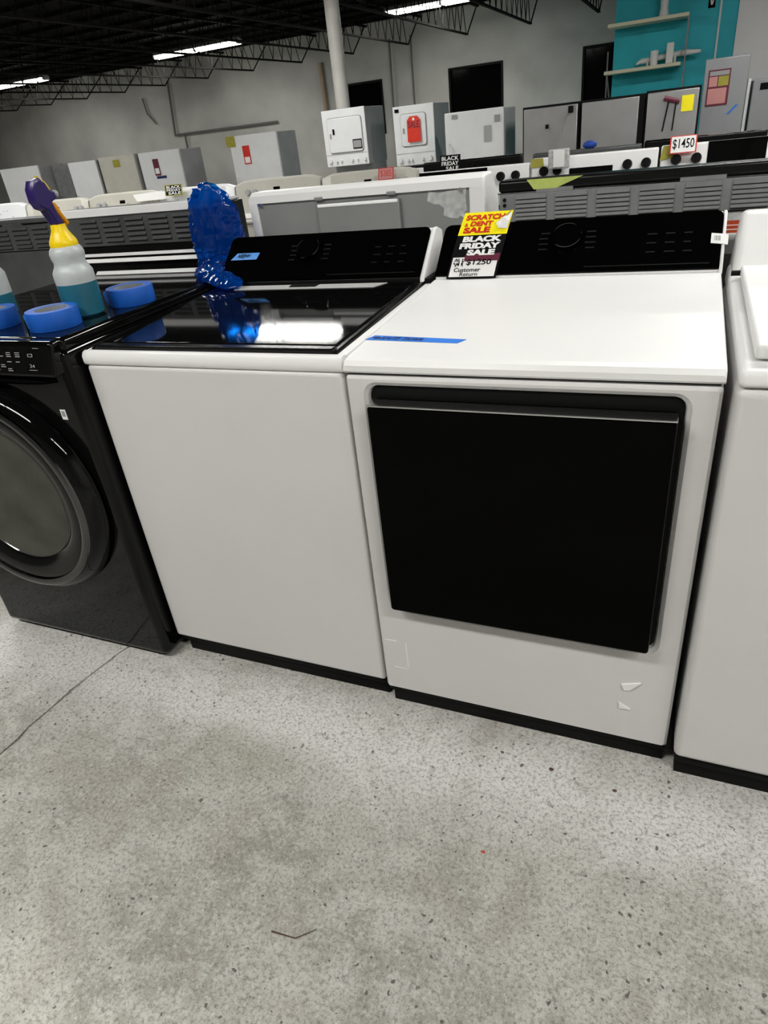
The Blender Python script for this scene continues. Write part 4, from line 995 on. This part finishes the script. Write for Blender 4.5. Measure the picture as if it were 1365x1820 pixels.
# stacked laundry units
def laundry(x0, x1, zb, zt, D, label, door, knobs, side):
    y = CY + D; r = thing('laundry_center', label, 'laundry unit', ((x0+x1)/2, y+.33, 0))
    bm = B(); box(bm, x0+.02, x1-.02, y+.03, y+.60, 0, .03); obj('base', bm, 'black_matte', r)
    bm = B(); box(bm, x0+.005, x1-.005, y+.01, y+.68, .03, .84, .01); obj('washer_body', bm, 'enamel_far', r)
    bm = B(); box(bm, x0+.01, x1-.01, y+.25, y+.68, .84, zb); obj('riser', bm, 'side_grey', r)
    bm = B(); box(bm, x0, x1, y, y+.02, zb, zt, .008, 3); obj('dryer_front', bm, 'enamel_far', r)
    bm = B(); box(bm, x0+.006, x1-.006, y+.02, y+.72, zb, zt-.004, .006); obj('dryer_body', bm, side, r)
    dx0, dx1, dz0, dz1 = door; bm = B(); rslab(bm, dx0, dx1, dz0, dz1, .035, y-.022, y, edge=.008); d = obj('door', bm, 'enamel_far', r)
    bm = B(); rslab(bm, dx0-.008, dx1+.008, dz0-.008, dz1+.008, .04, y-.003, y+.001); obj('door_gap', bm, 'grey_sheet', r)
    bm = B(); box(bm, dx0+.03, dx0+.05, y-.034, y-.02, (dz0+dz1)/2-.03, (dz0+dz1)/2+.03, .003); obj('door_pull', bm, 'grey_print', d)
    bm = B(); box(bm, x0+.01, x1-.01, y-.002, y, zb+.148, zb+.153); obj('seam', bm, 'grey_sheet', r)
    for u, rr in knobs:
        bm = B(); rod(bm, (x0+(x1-x0)*u, y, zb+.07), (x0+(x1-x0)*u, y-.03, zb+.07), rr, 14, rr*.8); obj('knob', bm, 'enamel_far', r)
    return r, y
L1, y1 = laundry(-4.32, -3.65, .955, 1.665, 9.8, 'stacked laundry unit in front of the white column', (-4.24, -3.71, 1.13, 1.56), ((.10, .03), (.25, .018), (.36, .018), (.62, .02), (.75, .012), (.92, .025)), 'side_grey')
flat('small_sign', -3.86, -3.72, 1.16, 1.28, y1-.0258, 'ink', L1); flat('small_sign_face', -3.85, -3.73, 1.175, 1.265, y1-.029, 'grey_print', L1); 
flat('badge', -4.16, -4.13, 1.36, 1.43, y1-.0258, 'ink', L1)
L2, y2 = laundry(-3.23, -2.645, .88, 1.60, 9.8, 'stacked laundry unit with the red sale tag on its door', (-3.12, -2.76, 1.12, 1.50), ((.11, .038), (.30, .022), (.40, .022), (.68, .022), (.86, .038)), 'side_grey')
flat('badge', -3.20, -3.14, 1.53, 1.57, y2-.004, 'ink', L2)
q = Quad((-3.02, y2-.045, 1.165), (-2.83, y2-.045, 1.165), (-2.83, y2-.030, 1.47), (-3.02, y2-.030, 1.47))
rt_ = thing('sale_tag', 'bright red sale tag hanging on the laundry unit door', 'sign', (-2.93, y2-.045, 1.165))
obj('tag_body', poly_card(q, [(0, 0), (1, 0), (1, .85), (.78, 1), (.22, 1), (0, .85)], 0, .004), 'sale_red', rt_)
text('lettering', 'SALE', q, .08, .92, .55, .82, 'maroon', rt_, .005, .02)
flat('hook', -2.94, -2.91, 1.42, 1.45, y2-.035, 'white_paper', rt_)
F8 = fridge(-2.245, -1.515, 9.0, 1.445, 'white refrigerator below the middle black window', 'enamel_far', split=.6)
flat('badge', -2.15, -2.08, 1.375, 1.42, CY+8.9965, 'grey_print', F8); flat('badge', -1.62, -1.55, 1.30, 1.37, CY+8.9965, 'grey_print', F8)
flat('smudge', -1.75, -1.66, 1.10, 1.27, CY+8.9965, 'side_grey', F8)
def steel_front(x0, x1, label, zt=1.405, edge='black_matte'):
    y = CY+9.0; r = thing('refrigerator', label, 'refrigerator', ((x0+x1)/2, y+.35, 0))
    bm = B(); box(bm, x0, x1, y+.04, y+.70, .03, zt, .006); obj('cabinet', bm, edge, r)
    bm = B(); box(bm, x0+.03, x1-.03, y+.06, y+.66, 0, .03); obj('base', bm, 'black_matte', r)
    xr = x1-.02 if x1 > .1 or x1 < -.1 else x1-.06
    bm = B(); box(bm, x0+.02, xr, y, y+.04, .10, .70, .008); obj('door', bm, 'steel', r)
    bm = B(); box(bm, x0+.02, xr, y, y+.04, .712, zt-.022, .008); d = obj('door', bm, 'steel', r)
    return r
steel_front(-1.29, -.635, 'leftmost of the three stainless fronts, loose wires hanging before it')
steel_front(-.628, .064, 'middle of the three stainless fronts in black frames')
S3 = steel_front(.070, .625, 'rightmost of the three stainless fronts, yellow sticker, next to the grey fridge', 1.42)
ys = CY+9.0
flat('yellow_sticker', .44, .56, 1.19, 1.34, ys-.0035, 'yellow', S3)
bm = B(); rod(bm, (.26, ys-.03, 1.335), (.42, ys-.03, 1.29), .025, 10)
bt = tag(obj('tool_handle', bm, 'maroon'), 'dark red tool with two thin legs before the right stainless front', 'tool')
for xa, xb in ((.31, .27), (.385, .37)):
    bm = B(); rod(bm, (xa, ys-.03, 1.31), (xb, ys-.04, 1.02), .008, 6); obj('leg', bm, 'black_matte', bt)
bm = B(); pts = [(-.73, 1.33), (-.80, 1.25), (-.84, 1.13), (-.83, 1.02)]
for (xa, za), (xb, zb) in zip(pts[:-1], pts[1:]): rod(bm, (xa, ys-.03, za), (xb, ys-.03, zb), .006, 6)
pts = [(-.99, 1.18), (-.96, 1.10), (-.88, 1.04)]
for (xa, za), (xb, zb) in zip(pts[:-1], pts[1:]): rod(bm, (xa, ys-.03, za), (xb, ys-.03, zb), .006, 6)
cb_ = tag(obj('power_cord', bm, 'grey_print'), 'loose cords with black plugs before the left stainless front', 'cord')
bm = B(); box(bm, -.755, -.70, ys-.05, ys-.015, 1.30, 1.37, .008); box(bm, -1.01, -.975, ys-.05, ys-.015, 1.165, 1.21, .006); obj('plug', bm, 'black_matte', cb_)
bm = B(); bmesh.ops.create_icosphere(bm, subdivisions=2, radius=.04, matrix=Matrix.Translation((-.085, CY+5.62, 1.108)) @ Matrix.Diagonal((1.3, .8, .7, 1)))
tag(obj('cleaning_rag', bm, 'blue_rag'), 'small blue rag on top of the dark range behind the four-knob range', 'rag')
# grey fridges at the right
G1 = fridge(.640, 1.115, 10.2, 1.675, 'tall grey refrigerator with a colourful poster in front of the teal wall', 'grey_fridge', 'galv', split=.3)
yg = CY+10.2-.0035
flat('poster', .685, .925, 1.19, 1.56, yg, 'maroon', G1); flat('poster_lower', .70, .90, 1.21, 1.37, yg-.003, 'pink_card', G1)
flat('poster_pink', .70, .79, 1.39, 1.49, yg-.003, 'poster_rose' if 'poster_rose' in M else 'pink_card', G1); flat('poster_yellow', .80, .91, 1.39, 1.49, yg-.003, 'olive', G1); flat('poster_head', .70, .91, 1.50, 1.545, yg-.003, 'grey_print', G1)
flat('blue_tape_piece', .93, .96, 1.09, 1.18, yg, 'blue_tape', G1, .09)
G2 = fridge(1.19, 1.80, 10.4, 1.415, 'lower grey refrigerator cut off by the right edge of the photo', 'grey_fridge', 'galv', split=.3)
flat('badge', 1.27, 1.36, 1.30, 1.37, CY+10.4-.0035, 'ink', G2)
bm = B(); box(bm, 1.135, 1.170, CY+10.5, CY+10.9, 0, 1.43, .005)
tag(obj('leaning_board', bm, 'wall_white'), 'narrow white panel standing between the two grey refrigerators', 'board')

# shelf unit on the teal wall
ysh = TD - .42
sh = thing('wall_shelf', 'two-board cream shelf with thin metal sides on the teal wall', 'shelf', (-.17, TD-.2, 1.35))
for (xa, xb, z, m) in ((-.72, .36, 2.305, 'shelf'), (-.74, .31, 1.735, 'shelf')):
    bm = B(); box(bm, xa, xb, ysh, TD, z-.022, z+.022, .004); obj('shelf_board', bm, m, sh)
bm = B(); box(bm, .35, .365, ysh+.02, ysh+.04, 1.36, 2.29); box(bm, .35, .365, TD-.03, TD, 1.36, 2.29); box(bm, .35, .365, ysh+.02, TD, 1.36, 1.38); obj('side_frame', bm, 'galv', sh)
bm = B(); rod(bm, (-.70, ysh+.03, 1.72), (-.67, TD-.01, 1.30), .012, 6); rod(bm, (-.70, ysh+.03, 2.0), (-.70, ysh+.03, 1.3), .010, 6); obj('bracket', bm, 'galv', sh)
bm = B(); box(bm, .10, .20, ysh+.1, ysh+.18, 1.757, 2.01, .015); tag(obj('white_box', bm, 'white_paper'), 'tall white carton standing on the lower cream shelf', 'box')
bm = B(); lathe(bm, [(0, 0), (.05, 0), (.055, .18), (0, .18)], (-.06, ysh+.14, 1.7575), seg=16); tag(obj('white_cup', bm, 'white_paper'), 'short white cup beside the tall carton on the cream shelf', 'cup')
bm = B(); rod(bm, (-.25, ysh+.26, 1.83), (.30, ysh+.26, 1.87), .035, 10); rod(bm, (.30, ysh+.26, 1.87), (.56, ysh+.2, 1.86), .045, 8, .02); rod(bm, (-.25, ysh+.26, 1.83), (-.31, ysh+.26, 1.80), .03, 8, .015)
for p in (-.15, .22): rod(bm, (p, ysh+.26, 1.757), (p, ysh+.26, 1.85), .02, 8)
tag(obj('white_pipe', bm, 'white_paper'), 'long white plastic fitting lying across the lower cream shelf', 'pipe')
bm = B(); lathe(bm, [(0, 0), (.07, 0), (.05, .1), (.06, .28), (.03, .34), (0, .34)], (.02, ysh+.15, 2.3275), seg=16); tag(obj('white_vase', bm, 'wall_white'), 'white object standing on the upper cream shelf', 'vase')
q = yquad(.59, .68, 2.36, 2.62, TD-.004)
lg = obj('wall_sign', card(q, 0, 1, 0, 1, 0, .003), 'ink'); tag(lg, 'small black sign with a white rounded mark high on the teal wall', 'sign')
bm = B(); ring_o = [(.5+.28*math.cos(2*PI*i/24), .5+.38*math.sin(2*PI*i/24)) for i in range(24)]; ring_i = [(.5+.10*math.cos(2*PI*i/24), .5+.22*math.sin(2*PI*i/24)) for i in range(24)]
vo = [bm.verts.new(q.at(u, v, .004)) for u, v in ring_o]; vi = [bm.verts.new(q.at(u, v, .004)) for u, v in ring_i]
for i in range(24): bm.faces.new((vo[i], vo[(i+1) % 24], vi[(i+1) % 24], vi[i]))
obj('white_mark', bm, 'white_paper', lg)

# ------------------------------------------------------------------ litter on the floor
bm = B(); rod(bm, (-.0, -.632, .004), (.052, -.628, .004), .0018, 6, .0012); rod(bm, (.052, -.628, .004), (.085, -.598, .003), .0012, 6, .0006)
tag(obj('twig', bm, 'twig'), 'thin brown twig lying on the concrete below the washer', 'twig')
def chip(x, y, s, m, label, cat):
    bm = B(); bmesh.ops.create_icosphere(bm, subdivisions=1, radius=1, matrix=Matrix.Translation((x, y, s*.25)) @ Matrix.Diagonal((s, s*.7, s*.25, 1)))
    for v in bm.verts: v.co += Vector((noise.noise(v.co*300), noise.noise(v.co*300+Vector((5,5,5))), 0))*s*.3; v.co.z = max(v.co.z, .0003)
    tag(obj('chip', bm, m), label, cat)
chip(.354, -.337, .006, 'rust', 'small red chip on the floor below the dryer', 'chip')
chip(.453, -.81, .006, 'rust', 'small red chip near the bottom edge of the floor', 'chip')
chip(.455, -.085, .007, 'twig', 'brown pebble on the pale floor just below the dryer, nearer the washer', 'pebble')
chip(.60, -.100, .006, 'twig', 'dark pebble on the pale floor below the right half of the dryer', 'pebble')
